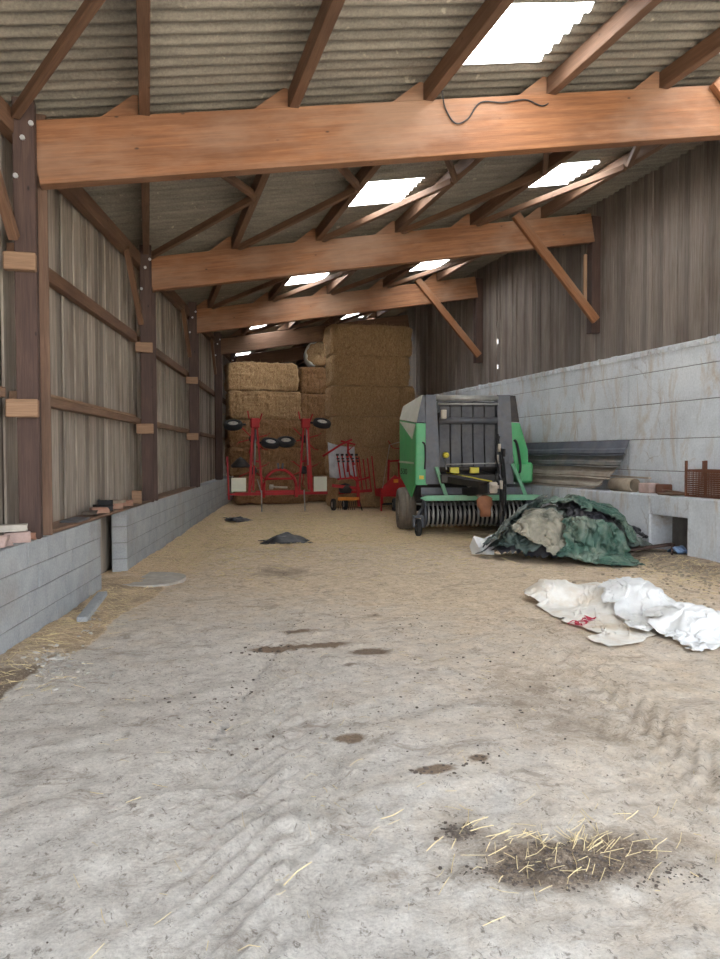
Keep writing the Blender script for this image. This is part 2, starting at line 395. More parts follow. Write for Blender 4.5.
def gz(x, y):
    x = np.asarray(x, float); y = np.asarray(y, float)
    h = (fbm(x * 1.1, y * 1.1, 3, 3) - .5) * .06 + (fbm(x * 4.5, y * 5, 4, 9) - .5) * .034 + (fbm(x * 19, y * 21, 3, 5) - .5) * .016
    # tyre chevrons down the lane
    for cx0, sgn in ((-.15, 1), (1.9, -1)):
        u = x - (cx0 + .22 * y); wgt = np.exp(-(u / .38) ** 4) * sst(9, 4, y)
        h = h + wgt * .016 * np.sin(2 * np.pi * (y * .95 + sgn * np.abs(u) * 1.5) / .17) * (.4 + fbm(x * 2, y * 2, 2, 31))
    # banks along the walls
    h = h + .13 * sst(6.7, 7.5, x) * sst(4, 8, y) + .05 * sst(.55, .0, x - xl(y) - .3) 
    # muck lumps
    m_ = np.exp(-((x - 1.5) / .42) ** 2 - ((y - 2.62) / .25) ** 2)
    h = h + m_ * np.maximum(fbm(x * 9, y * 9, 4, 77) - .5, 0) * .16
    # crack / slab joint
    cxl = .24 + (y - 4.0) * .352 + .05 * (fbm(y * 3, y * 0, 3, 5) - .5)
    h = h - .012 * np.exp(-((x - cxl) / .035) ** 2) * sst(3.2, 4.2, y) * sst(11, 9, y)
    far = sst(7.6, 8.2, x)
    return h * (1 - far)
def gzf(x, y): return float(gz(np.array([x]), np.array([y]))[0])

# ------------------------------------------------------------------ floor
def build_floor():
    xs = np.concatenate([np.arange(-3.2, 8.5, .045)]); ys = np.concatenate([np.arange(-1.0, 1.6, .15), np.arange(1.6, 9, .035), np.arange(9, 16, .06), np.arange(16, 38.3, .15)])
    X, Y = np.meshgrid(xs, ys, indexing='ij'); Z = gz(X, Y)
    nx, ny = X.shape; V = np.stack([X, Y, Z], -1).reshape(-1, 3)
    I = np.arange(nx * ny).reshape(nx, ny)
    F = np.stack([I[:-1, :-1], I[1:, :-1], I[1:, 1:], I[:-1, 1:]], -1).reshape(-1, 4)
    me = bpy.data.meshes.new('floor'); me.vertices.add(len(V)); me.vertices.foreach_set('co', V.ravel())
    me.loops.add(F.size); me.loops.foreach_set('vertex_index', F.ravel())
    me.polygons.add(len(F)); me.polygons.foreach_set('loop_start', np.arange(len(F)) * 4)
    me.update(calc_edges=True); me.validate(); me.polygons.foreach_set('use_smooth', [True] * len(me.polygons))
    x, y = V[:, 0], V[:, 1]
    def put(n, v):
        a = me.attributes.new(n, 'FLOAT', 'POINT'); a.data.foreach_set('value', np.clip(v, 0, 1).astype(np.float32))
    tan = sst(.2, 3.2, x - .12 * y + .5) * .35 + sst(5.0, 11, y) * .6
    straw = sst(11.0, 15.5, y + .5 * (x - 3)) * .62 + .45 * np.exp(-((x - 1.5) / 1.6) ** 2) * sst(12, 14.5, y)
    edge = x - xl(y) - .3
    slabedge = -.93 + .265 * (y - 5.27) + .05 * np.sin(y * 3)       # where the smooth slab ends towards the left wall
    off = sst(.03, -.03, x - slabedge) * sst(10.6, 9.8, y)
    straw = np.maximum(straw, off * (.25 + .35 * sst(5.6, 7.2, y)))
    straw = np.maximum(straw, sst(1.6, .3, edge) * sst(9.5, 11, y) * .65)
    dirt = off * .35 + .5 * sst(6.1, 7.2, x) * sst(5, 8, y) + .85 * np.exp(-((x - 1.6) / .5) ** 2 - ((y - 2.62) / .22) ** 2)
    dirt += .35 * np.exp(-((x - 2.35) / .6) ** 2 - ((y - 4.2) / 1.1) ** 2) + .4 * off * sst(6.3, 5.6, y)
    dirt += .45 * np.exp(-((x - 1.25) / .14) ** 2 - ((y - 2.95) / .1) ** 2) + .12 * np.exp(-((x - 2.9) / .5) ** 2 - ((y - 5.2) / 1.4) ** 2)
    dirt += .5 * np.exp(-((x - 4.9) / .5) ** 2 - ((y - 5.2) / .3) ** 2)
    dirt += .45 * np.exp(-((x - 1.75) / .7) ** 2 - ((y - 10.2) / .8) ** 2)
    wet = 0 * x
    for a, b, sx, sy, w in ((.95, 6.25, .22, .16, .75), (1.42, 6.2, .3, .14, .7), (1.7, 5.85, .24, .16, .75), (1.3, 6.75, .28, .12, .6), (1.07, 4.1, .14, .09, .75), (1.38, 3.55, .16, .06, .85), (1.66, 3.62, .07, .05, .8), (1.45, 5.5, .14, .08, .55), (2.0, 5.2, .13, .1, .5), (2.1, 7.2, .4, .2, .4)):
        wet += w * np.exp(-((x - a) / sx) ** 2 - ((y - b) / sy) ** 2)
    cxl = .24 + (y - 4.0) * .352
    crack = .42 * np.exp(-((x - cxl) / .05) ** 2) * sst(3.0, 4.4, y) * sst(11, 9, y)
    put('tan', tan); put('straw', straw); put('dirt', dirt); put('wet', wet); put('crack', crack)
    me.materials.append(MT['ground']); o = bpy.data.objects.new('floor', me); COL.objects.link(o); tag(o, kind='structure')
build_floor()
bm = bmesh.new(); g = 60
for q in (((-g, -g), (g, -g), (g, -.95), (-g, -.95)), ((-g, -.95), (-3.0, -.95), (-3.0, 90), (-g, 90)), ((8.35, -.95), (g, -.95), (g, 90), (8.35, 90)), ((-3.0, 38.1), (8.35, 38.1), (8.35, 90), (-3.0, 90))):
    bm.faces.new([bm.verts.new((a, b, -.02)) for a, b in q])
tag(link('yard_ground', bm, 'yard'), kind='structure')

# ------------------------------------------------------------------ roof
SKY = [(2.95, 3.92, 5.97, 7.12), (5.78, 6.78, 5.90, 7.06), (2.95, 3.92, 10.33, 11.5), (5.70, 6.70, 10.2, 11.36),
       (2.95, 3.92, 15.95, 17.2), (5.78, 6.70, 16.1, 17.2), (2.95, 3.92, 22.3, 23.45), (5.85, 6.80, 22.9, 24.0),
       (5.85, 6.80, 30.7, 32.4), (2.95, 3.92, 29.5, 30.6)]
PITCH = .177
def wave(Y): return .026 * math.sin(2 * math.pi * Y / PITCH)
def sheet_strip(bm, xs, ya, yb, xleft=None, dz=0.0):
    n = int(round((yb - ya) / PITCH * 8)); prev = None
    for i in range(n + 1):
        Y = ya + (yb - ya) * i / n
        row = []
        for j, X in enumerate(xs):
            if xleft and j == 0: X = xl(Y) - .35
            row.append(bm.verts.new((X, Y, zroof(X) + .026 + wave(Y) + dz)))
        if prev:
            for j in range(len(row) - 1): bm.faces.new((prev[j], row[j], row[j + 1], prev[j + 1]))
        prev = row
cuts = [(None, 1.48), (1.40, 3.0), (2.95, 3.92), (3.86, 5.76), (5.70, 6.80), (6.72, 8.6)]
ceil_bm = bmesh.new()
for a, b in cuts:
    holes = sorted((s_[2], s_[3], s_[0], s_[1]) for s_ in SKY if a is not None and s_[0] >= a - .01 and s_[1] <= b + .01 and a in (2.95, 5.70))
    y = Y0
    for h0, h1, hx0, hx1 in holes:
        sheet_strip(ceil_bm, (a, b), y, h0 + .05)
        if hx0 - a > .02: sheet_strip(ceil_bm, (a, hx0 + .01), h0 + .05, h1 - .05)
        if b - hx1 > .02: sheet_strip(ceil_bm, (hx1 - .01, b), h0 + .05, h1 - .05)
        y = h1 - .05
    sheet_strip(ceil_bm, (a if a is not None else -3, b), y, Y1, xleft=a is None, dz=0)
tag(link('ceiling', ceil_bm, 'roof', smooth=True), kind='structure')
for i, (a, b, c, d) in enumerate(SKY):
    bm = bmesh.new(); sheet_strip(bm, (a, b), c, d, dz=.006)
    tag(link('window_%d' % (i + 1), bm, 'skylight', smooth=True), 'translucent corrugated roof light between two purlins', None, None, 'structure')

# ------------------------------------------------------------------ left wall
def lw_pt(Y, o): return (xl(Y) + o, Y)
def build_left_boards():
    bm = bmesh.new(); Y = -0.8; r_ = random.Random(3)
    while Y < 37.8:
        w = r_.uniform(.13, .19) if Y < 30 else .3
        gap = r_.choice((.0, .003, .005, .012)); o = r_.choice((-.02, 0, 0, .012)) + r_.uniform(-.004, .004); th = .022
        slit = 6.9 < Y < 7.1
        if slit: gap = .02
        else:
            bk = [bm.verts.new((xl(yy) - .05 + oo, yy, .84 if not z_ else zroof(xl(yy)) + .0)) for z_ in (0, 1) for yy in (Y - .02, Y + w + gap + .02 if not 6.7 < Y < 6.9 else Y + w + gap) for oo in (-.012, 0)]
            for q in ((0, 1, 3, 2), (4, 6, 7, 5), (0, 4, 5, 1), (2, 3, 7, 6), (1, 5, 7, 3), (0, 2, 6, 4)): bm.faces.new([bk[i] for i in q])
        y0, y1 = Y, Y + w
        vs = []
        lo = .84 + r_.uniform(-.01, .02)
        for z_ in (0, 1):
            for yy in (y0, y1):
                for oo in (o - th, o):
                    X = xl(yy) + oo; z = lo if z_ == 0 else zroof(X) + .01
                    vs.append(bm.verts.new((X, yy, z)))
        for q in ((0, 1, 3, 2), (4, 6, 7, 5), (0, 4, 5, 1), (2, 3, 7, 6), (1, 5, 7, 3), (0, 2, 6, 4)): bm.faces.new([vs[i] for i in q])
        Y = y1 + gap
    bmesh.ops.recalc_face_normals(bm, faces=bm.faces[:])
    tag(link('wall_left', bm, 'boards_left'), kind='structure')
build_left_boards()
# blockwork: single blocks with joints
def blockwork(name, ya, yb, bk=.02):
    e = bmesh.new(); r_ = random.Random(5); n = 4; H = .86 / n
    def quad_box(bm, y0, y1, o0, o1, z0, z1, mi):
        vs = [bm.verts.new((xl(yy) + oo, yy, zz)) for zz in (z0, z1) for yy in (y0, y1) for oo in (o0, o1)]
        fs = [bm.faces.new([vs[i] for i in q]) for q in ((0, 1, 3, 2), (4, 6, 7, 5), (0, 4, 5, 1), (2, 3, 7, 6), (1, 5, 7, 3), (0, 2, 6, 4))]
        for f in fs: f.material_index = mi
        return fs
    fs = quad_box(e, ya + .006, yb - .006, bk + .002, .292, -.1, .856, 1)
    for c in range(n):
        y = ya - (.25 if c % 2 else 0)
        while y < yb:
            y0, y1 = max(y, ya), min(y + .5, yb); y += .5
            if y1 - y0 < .03: continue
            j = .0055; jit = r_.uniform(-.003, .003)
            fs += quad_box(e, y0 + (j if y0 > ya else 0), y1 - (j if y1 < yb else 0), bk, .30 + jit, c * H + (j if c else -.1), (c + 1) * H - (j if c < n - 1 else 0), 0)
    bmesh.ops.recalc_face_normals(e, faces=e.faces[:])
    tag(link(name, e, 'block_wall', mats=['block_wall', 'mortar']), kind='structure')
blockwork('wall_left_blockwork', -.8, 9.27)
blockwork('wall_left_blockwork', 10.58, 12.6, .11)
blockwork('wall_left_blockwork', 12.6, 23.0)
blockwork('wall_left_blockwork', 23.0, 37.8)
bm = bmesh.new()
for k in range(25):
    ya_ = 9.1 + k * .14; vs = [bm.verts.new((xl(yy) + oo, yy, zz)) for zz in (-.05, .87) for yy in (ya_, ya_ + .138) for oo in (.0, .02)]
    for q in ((0, 1, 3, 2), (4, 6, 7, 5), (0, 4, 5, 1), (2, 3, 7, 6), (1, 5, 7, 3), (0, 2, 6, 4)): bm.faces.new([vs[i] for i in q])
bmesh.ops.recalc_face_normals(bm, faces=bm.faces[:])
r0 = link('wall_left_recess', bm, 'boards_left'); tag(r0, kind='structure')
# sill boards on the blockwork
def lwtimber(name, ya, yb, o, z, w, h, mat, label, cat, group=None):
    return timber(name, (xl(ya) + o, ya, z), (xl(yb) + o, yb, z), w, h, mat, label, cat, group)
lwtimber('sill_board', 7.62, 10.75, .17, .885, .27, .035, 'rail', 'long sill board bridging the doorway gap in the block wall', 'board')
lwtimber('sill_board', 10.9, 17.5, .14, .872, .28, .02, 'rail', 'thin sill board on the block wall beyond the gap', 'board')
# rails
zr1, zr2 = 3.41, 2.13
bays = [('nearest', -.8, 7.0), ('first full', 7.35, 12.3), ('second full', 12.6, 17.5), ('third full', 17.8, 22.7), ('farthest', 23.0, 28.0)]
where = ['in front of the first post', 'between the first and second posts', 'between the second and third posts', 'between the third and fourth posts', 'beyond the fourth post beside the bales']
for (nm, a, b), wh in zip(bays, where):
    lwtimber('wall_rail', a, b, .07, zr1, .09, .14, 'purlin', 'upper horizontal rail on the left board wall ' + wh, 'rail')
    lwtimber('wall_rail', a, b, .08, zr2, .11, .09, 'rail', 'lower horizontal rail on the left board wall ' + wh, 'rail')
lwtimber('loose_lath', 7.9, 12.0, .12, zr2 + .06, .05, .03, 'block', 'pale loose lath lying on the lower rail past the first post', 'lath')
# posts
ords = ['first', 'second', 'third', 'fourth', 'fifth']
desc = ['nearest dark timber post on the left block wall with two pale spacer blocks', 'second dark timber post on the left wall, past the doorway gap', 'third dark timber post on the left wall', 'fourth dark timber post on the left wall beside the red tedder', 'farthest dark timber post of the left wall behind the straw bales']
for i, Y in enumerate(YB[1:6]):
    t = empty('timber_post', (xl(Y), Y, .86), 0, desc[i], 'post')
    wd = (.34, .28, .26, .26, .26)[i]
    def pt(name, y0, y1, o0, o1, z0, z1, mat):
        bm = bmesh.new(); box(bm, (o0, y0 - Y, z0), (o1, y1 - Y, z1), .008)
        o = link(name, bm, mat, t); return o
    zt = zroof(xl(Y) + .2) - .86 - .05
    shaft = pt('post_shaft', Y - .21, Y - .065, .105, .285, 0, zt, 'post_v')
    flange = pt('flange_board', Y + .105, Y + .145, .245, .345, 0, zt, 'rail_v' if i == 0 else 'post_v')
    if i < 3:
        pt('spacer_block', Y - .31, Y - .212, .03, .29, zr1 - .86 - .22, zr1 - .86 - .07, 'block')
        pt('spacer_block', Y - .31, Y - .212, .03, .29, zr2 - .86 - .20, zr2 - .86 - .045, 'block')
    for k, (ox, z) in enumerate(((.19, 4.49), (.13, 4.16), (.26, 4.62))):
        bm = bmesh.new(); lathe(bm, [(.001, -.0), (.022, 0), (.022, .025), (.001, .025)], (ox, -.235, z - .86 + (xl(Y) + .3) * SL), 'y', 8)
        link('bolt', bm, 'bolt', t)
    # knee brace lying in the wall plane
    if i < 4:
        timber('knee_brace', (xl(Y - 1.1) + .15, Y - 1.15, zbeam(xl(Y)) + .42), (xl(Y - .2) + .16, Y - .28, 3.66 + SL * xl(Y)), .08, .08, 'purlin', 'slanting knee brace from the %s left wall post up to the wall plate' % ords[i], 'brace')
# wall plate
timber('wall_plate', (xl(Y0) + .10, Y0, zbeam(xl(Y0)) + .52), (xl(30) + .10, 30, zbeam(xl(30)) + .50), .12, .20, 'purlin', 'long brown wall plate under the roof edge on top of the left wall posts', 'timber')

# ------------------------------------------------------------------ beams
bl = ['closest and largest orange timber beam across the barn with a black cable over it', 'second orange timber beam from the front with a knee brace at its right end', 'third orange timber beam, right above the tall straw stack', 'fourth beam, grey brown and dim, above the left straw bales', 'fifth beam deep in the dark end of the barn']
for i, Y in enumerate(YB[1:6]):
    xa = xl(Y) + .255; xb = XR + .02
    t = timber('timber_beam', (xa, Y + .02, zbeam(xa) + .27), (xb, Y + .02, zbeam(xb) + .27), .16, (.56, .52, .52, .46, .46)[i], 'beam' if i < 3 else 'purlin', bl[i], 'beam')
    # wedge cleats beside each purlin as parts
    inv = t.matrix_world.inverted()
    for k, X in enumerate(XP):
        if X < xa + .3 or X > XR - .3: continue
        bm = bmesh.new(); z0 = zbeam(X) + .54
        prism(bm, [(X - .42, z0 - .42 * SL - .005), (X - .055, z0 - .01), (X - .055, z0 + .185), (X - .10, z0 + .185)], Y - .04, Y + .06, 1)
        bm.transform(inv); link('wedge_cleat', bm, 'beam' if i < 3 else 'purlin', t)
# purlins
pl = ['purlin running along the roof, leftmost one ending at the second post', 'second purlin from the left wall under the roof sheets', 'third purlin from the left wall, at the left edge of the large roof light', 'fourth purlin from the left wall, at the right edge of the large roof light', 'fifth purlin from the left wall, before the roof light at the right', 'last purlin, close to the right board wall']
for k, X in enumerate(XP[1:]):
    ye = min((X - XL) / MS - 1.3, 37.5) if X < 4 else 37.5
    ye = min((X - .2 - XL) / MS, 37.5)
    zc = zroof(X) - .105
    timber('roof_purlin', (X, Y0, zc), (X, ye, zc), .095, .19, 'purlin', pl[k], 'purlin')
# chevron struts between purlins
bayname = ['', 'behind the nearest beam', 'behind the second beam', 'behind the third beam']
pnm = ['first', 'second', 'third', 'fourth', 'fifth', 'sixth']
def strut(X0_, Ya, X1_, Ym, label):
    timber('roof_strut', (X0_, Ya, zroof(X0_) - .21), (X1_, Ym, zroof(X1_) - .19), .07, .09, 'purlin', label, 'strut')
strut(xl(7.1) + .2, 7.15, XP[1], 4.82, 'thick slanting strut from the top of the nearest post to the first purlin')
for b in (1, 2, 3):
    for k in range(1, 6):
        if b > 1 and k == 1: continue
        if b == 3 and k < 3: continue
        ym = (YB[b] + YB[b + 1]) / 2
        strut(XP[k] + .06, YB[b + 1] - .1, XP[k + 1] - .03, ym + .05, 'long strut up to the %s purlin, %s' % (pnm[k], bayname[b]))
        strut(XP[k] + .06, YB[b] + .1, XP[k + 1] - .03, ym - .05, 'strut sloping back to the %s purlin, %s' % (pnm[k], bayname[b]))
# right posts and knee braces
for i, Y in ((1, YB[2]), (2, YB[3])):
    zt = zbeam(XR) + .5
    timber('hanging_post', (XR + .11, Y + .05, 3.85 if i == 1 else 3.9), (XR + .11, Y + .05, zt), .18, .18, 'post', 'short dark post on the right wall carrying the end of the %s beam' % ords[i], 'post', upv=(0, 1, 0))
    if i == 1:
        timber('batten', (XR - .08, Y + .04, 4.25), (XR - .08, Y + .04, 5.3), .07, .05, 'block', 'pale upright batten beside the right wall post of the second beam', 'batten', upv=(0, 1, 0))
    timber('knee_brace', (6.36, Y - .11, 5.86), (XR + .06, Y - .11, 4.06), .16, .09, 'beam', 'orange knee brace from the %s beam down to the right wall' % ords[i], 'brace', upv=(0, 1, 0))
timber('knee_brace', (6.18, YB[1] - .12, 5.78), (XR + .06, YB[1] - .12, 4.06), .16, .09, 'beam', 'orange knee brace just showing at the right end of the nearest beam', 'brace', upv=(0, 1, 0))
timber('hanging_post', (XR + .11, YB[1] + .05, 3.85), (XR + .11, YB[1] + .05, zbeam(XR) + .5), .18, .18, 'post', 'short post on the right wall carrying the nearest beam', 'post', upv=(0, 1, 0))
# cable
bm = bmesh.new()
def bez(pts, n=8):
    out = []; P = [Vector(p) for p in pts]
    for i in range(len(P) - 1):
        p0, p1, p2, p3 = P[max(i - 1, 0)], P[i], P[i + 1], P[min(i + 2, len(P) - 1)]
        for k in range(n):
            t = k / n; out.append(.5 * ((2 * p1) + (-p0 + p2) * t + (2 * p0 - 5 * p1 + 4 * p2 - p3) * t * t + (-p0 + 3 * p1 - 3 * p2 + p3) * t ** 3))
    out.append(P[-1]); return out
yc = YB[1] - .075
tube(bm, bez([(2.86, yc + .3, 5.42), (2.88, yc - .02, 5.33), (2.95, yc, 5.12), (3.06, yc, 4.98), (3.2, yc, 5.04), (3.34, yc, 5.22), (3.6, yc, 5.25), (3.85, yc, 5.31), (4.05, yc, 5.27), (4.2, yc + .05, 5.38)]), .008, 6)
tag(link('hanging_cable', bm, 'cable', smooth=True), 'thin black cable looped over the nearest timber beam', 'cable')

# ------------------------------------------------------------------ right wall
def right_wall():
    bm = bmesh.new(); r_ = random.Random(11); Y = -.8
    while Y < 37.8:
        w = r_.uniform(.10, .15) if Y < 25 else .3; gap = r_.choice((0, .003, .004)); o = r_.choice((-.012, 0, 0, .01))
        if 16.70 < Y < 16.83: gap = .12
        box(bm, (XR + .205 + o, Y, 3.24 + r_.uniform(-.02, .03)), (XR + .23 + o, Y + w, zroof(XR) + .08))
        if gap >= .03:
            for za, zb in ((3.24, 3.66), (3.76, 4.26), (4.38, zroof(XR) + .08)): box(bm, (XR + .235, Y - .01, za), (XR + .245, Y + w + gap, zb))
        if gap < .03: box(bm, (XR + .235, Y, 3.24), (XR + .245, Y + w + .01, zroof(XR) + .08))
        Y += w + gap
    tag(link('wall_right_boards', bm, 'boards_right'), kind='structure')
    bm = bmesh.new(); fs = []
    lev = [-.1, .9, 1.32, 1.83, 2.40, 2.92, 3.30]; jn = .008
    for i, (a, b) in enumerate(zip(lev, lev[1:])):
        ys = [-.8, 3.0, 7.6, 12.45, 17.3, 22.5, 30, 37.8] if i % 2 else [-.8, 2.2, 6.5, 11.3, 16.2, 20.5, 37.8]
        if i == 0: ys = [21.4, 37.8]
        for y0, y1 in zip(ys, ys[1:]):
            box(bm, (XR - .04 + .004 * (i % 2), y0 + jn / 2, a + jn), (XR + .26, y1 - jn / 2, b - jn * .2), .006)
    box(bm, (XR - .022, -.8, -.1), (XR + .25, 37.8, 3.24), 0, 1)  # darker grey for the joints, also painted shade at the back of the kerb hole
    tag(link('wall_right', bm, 'concrete', mats=['concrete', 'joint']), kind='structure')
    # ragged mortar along the top of the panels
    bm = bmesh.new(); Y = 3.0
    while Y < 22:
        w = r_.uniform(.05, .16); z = 3.26 + r_.uniform(0, .05)
        box(bm, (XR - .05 - r_.uniform(0, .02), Y, 3.2), (XR + .2, Y + w, z), .008); Y += w * r_.uniform(.9, 1.5)
    tag(link('trim_1', bm, 'concrete'), kind='structure')
    # low kerb wall with a hole
    bm = bmesh.new(); X0_, X1_ = 7.5, 7.93
    box(bm, (X0_, 10.15, -.1), (X1_, 12.9, .965), .02); box(bm, (X0_ + .01, 12.91, -.1), (X1_, 21.5, .96), .02)
    box(bm, (X0_, 9.2, .66), (X1_, 9.52, .965), .01); box(bm, (X0_ + .005, 9.53, .66), (X1_, 10.16, .96), .01)
    box(bm, (7.42, 4.0, -.1), (X1_, 9.21, .97), .02)
    bmesh.ops.subdivide_edges(bm, edges=[e for e in bm.edges if e.calc_length() > .5], cuts=6)
    tag(link('wall_right_kerb', bm, 'concrete'), kind='structure')
right_wall()
# end wall, dark timber
bm = bmesh.new(); x = 3.2; r_ = random.Random(2)
while x < 8.3:
    w = .2; box(bm, (x, 37.6, 0), (x + w - .004, 37.63, zroof(x) + .03)); x += w
x = 3.2
while x > -3.2:
    box(bm, (x - .196, 37.6, 0), (x, 37.63, zroof(x) + .03)); x -= .2
tag(link('wall_back', bm, 'boards_right'), kind='structure')
# ------------------------------------------------------------------ threshold slab and floor bits
bm = bmesh.new(); poly = []
for k in range(28):
    a = 2 * math.pi * k / 28; poly.append((-.02 + .47 * math.cos(a) * (1 + .05 * math.sin(3 * a)) , 10.0 + .55 * math.sin(a)))
poly = [(x, y) for x, y in poly]
prism(bm, poly, -.03, .03, 2); tag(link('threshold_slab', bm, 'slab'), kind='structure')
# ------------------------------------------------------------------ straw bales
def bale_mesh(w, d, h, seed, stalks=260, lo=.05):
    """a big pressed bale, origin at the middle of its underside"""
    nx, ny, nz = int(w / .055), int(d / .09), int(h / .055)
    P = {}; V = []; F = []
    def vid(i, j, k):
        key = (i, j, k)
        if key not in P: P[key] = len(V); V.append((i / nx * 2 - 1, j / ny * 2 - 1, k / nz * 2 - 1))
        return P[key]
    for i in range(nx):
        for j in range(ny): F += [(vid(i, j, 0), vid(i, j + 1, 0), vid(i + 1, j + 1, 0), vid(i + 1, j, 0)), (vid(i, j, nz), vid(i + 1, j, nz), vid(i + 1, j + 1, nz), vid(i, j + 1, nz))]
    for i in range(nx):
        for k in range(nz): F += [(vid(i, 0, k), vid(i + 1, 0, k), vid(i + 1, 0, k + 1), vid(i, 0, k + 1)), (vid(i, ny, k), vid(i, ny, k + 1), vid(i + 1, ny, k + 1), vid(i + 1, ny, k))]
    for j in range(ny):
        for k in range(nz): F += [(vid(0, j, k), vid(0, j, k + 1), vid(0, j + 1, k + 1), vid(0, j + 1, k)), (vid(nx, j, k), vid(nx, j + 1, k), vid(nx, j + 1, k + 1), vid(nx, j, k + 1))]
    A = np.array(V); n = 13.0
    # rounded box
    L = (np.abs(A) ** n).sum(1) ** (1 / n); B = A / L[:, None]
    X, Y, Z = B[:, 0] * w / 2, B[:, 1] * d / 2, (B[:, 2] + 1) * h / 2
    nrm = B ** 7; nrm /= np.linalg.norm(nrm, axis=1)[:, None] + 1e-9
    dsp = (fbm(X * 2.2 + Y * 1.3 + seed, Z * 3.0 + Y, 4, seed) - .5) * .13 + (fbm(X * 16 + Y * 9, Z * 14 + Y * 7, 3, seed + 3) - .5) * .06
    for gx in (-.32, 0, .32):                      # twine grooves
        dsp -= .018 * np.exp(-((X - gx * w) / .03) ** 2)
    C = np.stack([X, Y, Z], 1) + nrm * dsp[:, None]; C[:, 2] = np.maximum(C[:, 2], 0.0)
    V = C.tolist(); r_ = random.Random(seed)
    for q in range(stalks):                        # loose stalks standing out of the faces
        i = r_.randrange(len(C)); p = Vector(C[i]); nn = Vector(nrm[i]); 
        if nn.z < -.4: continue
        dr = (nn * r_.uniform(.25, 1) + Vector((r_.uniform(-1, 1), r_.uniform(-1, 1), r_.uniform(-1, .9)))).normalized() * r_.uniform(.05, .17)
        e = dr.orthogonal().normalized() * .0045; f = dr.cross(e).normalized() * .0045; b = len(V)
        V += [tuple(p - nn * .02 + e), tuple(p - nn * .02 - e), tuple(p - nn * .02 + f), tuple(p + dr + e), tuple(p + dr - e), tuple(p + dr + f)]
        F += [(b, b + 1, b + 4, b + 3), (b + 1, b + 2, b + 5, b + 4), (b + 2, b, b + 3, b + 5)]
    return V, F
hR = .905; tall = 'large straw bales in the tall stack'; wide = 'straw bales in the left stack'; mid = 'straw bales in the middle stack'
names = ['bottom', 'second', 'third', 'fourth', 'fifth', 'top']
offs = [(.0, 2.54), (.02, 2.62), (.0, 2.52), (.03, 2.64), (-.04, 2.44), (-.02, 2.56)]
for k in range(6):
    V, F = bale_mesh(offs[k][1], .95, hR + .025, 40 + k, 600)
    o = mesh_np('straw_bale', V, F, 'straw', smooth=False); o.location = (6.47 + offs[k][0], 22.2 + .02 * (k % 2), k * hR)
    tag(o, ('%s bale of the tall straw stack behind the green baler' % names[k]) if k < 5 else 'topmost bale of the tall straw stack, highest under the roof', 'straw bale', tall)
for k in range(5):
    V, F = bale_mesh(2.30 if k == 4 else 2.38, .98, .93, 60 + k)
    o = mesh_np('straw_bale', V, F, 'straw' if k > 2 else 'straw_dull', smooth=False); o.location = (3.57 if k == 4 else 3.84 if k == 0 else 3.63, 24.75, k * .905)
    tag(o, ('%s bale of the left straw stack beside the board wall' % names[k]) if k < 4 else 'topmost bale of the left straw stack under the fourth beam', 'straw bale', wide)
for k in range(5):
    V, F = bale_mesh(1.2, 1.0, .93, 80 + k, 160)
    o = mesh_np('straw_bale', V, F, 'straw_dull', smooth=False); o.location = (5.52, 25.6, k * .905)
    tag(o, ('%s bale of the narrow straw stack between the two wide stacks' % (names[k] if k < 4 else 'topmost square')), 'straw bale', mid)
# round bale lying on the middle stack, pale wrap edge
t = empty('round_bale', (5.62, 25.65, 4.56), R(-8), 'small round straw bale with torn pale net wrap atop the middle stack', 'straw bale')
bm = bmesh.new(); lathe(bm, [(.001, -.5), (.36, -.5), (.42, -.44), (.42, .44), (.36, .5), (.001, .5)], (0, 0, .42), 'y', 36)
for v in bm.verts:
    q = 1 + .06 * (float(vn(v.co.x * 7 + 9, v.co.z * 7 + v.co.y * 3, 5)) - .5); v.co.x *= q; v.co.z = .42 + (v.co.z - .42) * q
link('straw_roll', bm, 'straw', t, smooth=True)
bm = bmesh.new()
ang = [R(a) for a in range(95, 265, 10)]
for a, b in zip(ang, ang[1:]):
    for (r0_, r1_) in ((.435, .445),):
        pass
prev = None
for a in ang:
    row = [bm.verts.new((math.cos(a) * r_, y_ + .03 * math.sin(a * 7), .42 + math.sin(a) * r_)) for r_, y_ in ((.44, -.53), (.39 + .03 * math.sin(a * 9), -.56), (.40, -.545), (.45, -.50), (.45, .3), (.44, .3))]
    if prev:
        for j in range(6): bm.faces.new((prev[j], row[j], row[(j + 1) % 6], prev[(j + 1) % 6]))
    prev = row
link('net_wrap', bm, 'cream', t, smooth=True)

# ------------------------------------------------------------------ tedder (folded, red)
def part(name, fn, mat, parent, smooth=False, **kw):
    bm = bmesh.new(); fn(bm); return link(name, bm, mat, parent, smooth=smooth, **kw)
TX, TY = 3.56, 21.3
ted = empty('hay_tedder', (TX, TY, 0), 0, 'red folded hay tedder with raised wheels in front of the left straw stack', 'tedder')
X = lambda x: x - TX
part('main_frame', lambda b: (bar(b, (X(2.30), 0, .50), (X(4.95), 0, .50), .08, .08), bar(b, (X(2.9), .1, .55), (X(4.3), .1, .55), .07, .07)), 'red', ted)
part('headstock_hoop', lambda b: tube(b, [(X(3.56) + .46 * math.cos(a), -.12, .68 + .50 * math.sin(a)) for a in [math.pi * i / 14 for i in range(15)]] + [(X(3.10), -.12, .40)], .042, 8), 'red', ted, True)
part('headstock_leg', lambda b: bar(b, (X(4.02), -.12, .70), (X(4.02), -.12, .40), .08, .08), 'red', ted)
part('top_link_pin', lambda b: (bar(b, (X(3.52), -.14, 1.16), (X(3.50), -.14, 1.36), .03, .05), bar(b, (X(3.62), -.14, 1.16), (X(3.64), -.14, 1.36), .03, .05)), 'greymetal', ted)
part('cross_tube', lambda b: tube(b, [(X(3.16), -.13, .92), (X(3.96), -.13, .92)], .03, 8), 'red', ted, True)
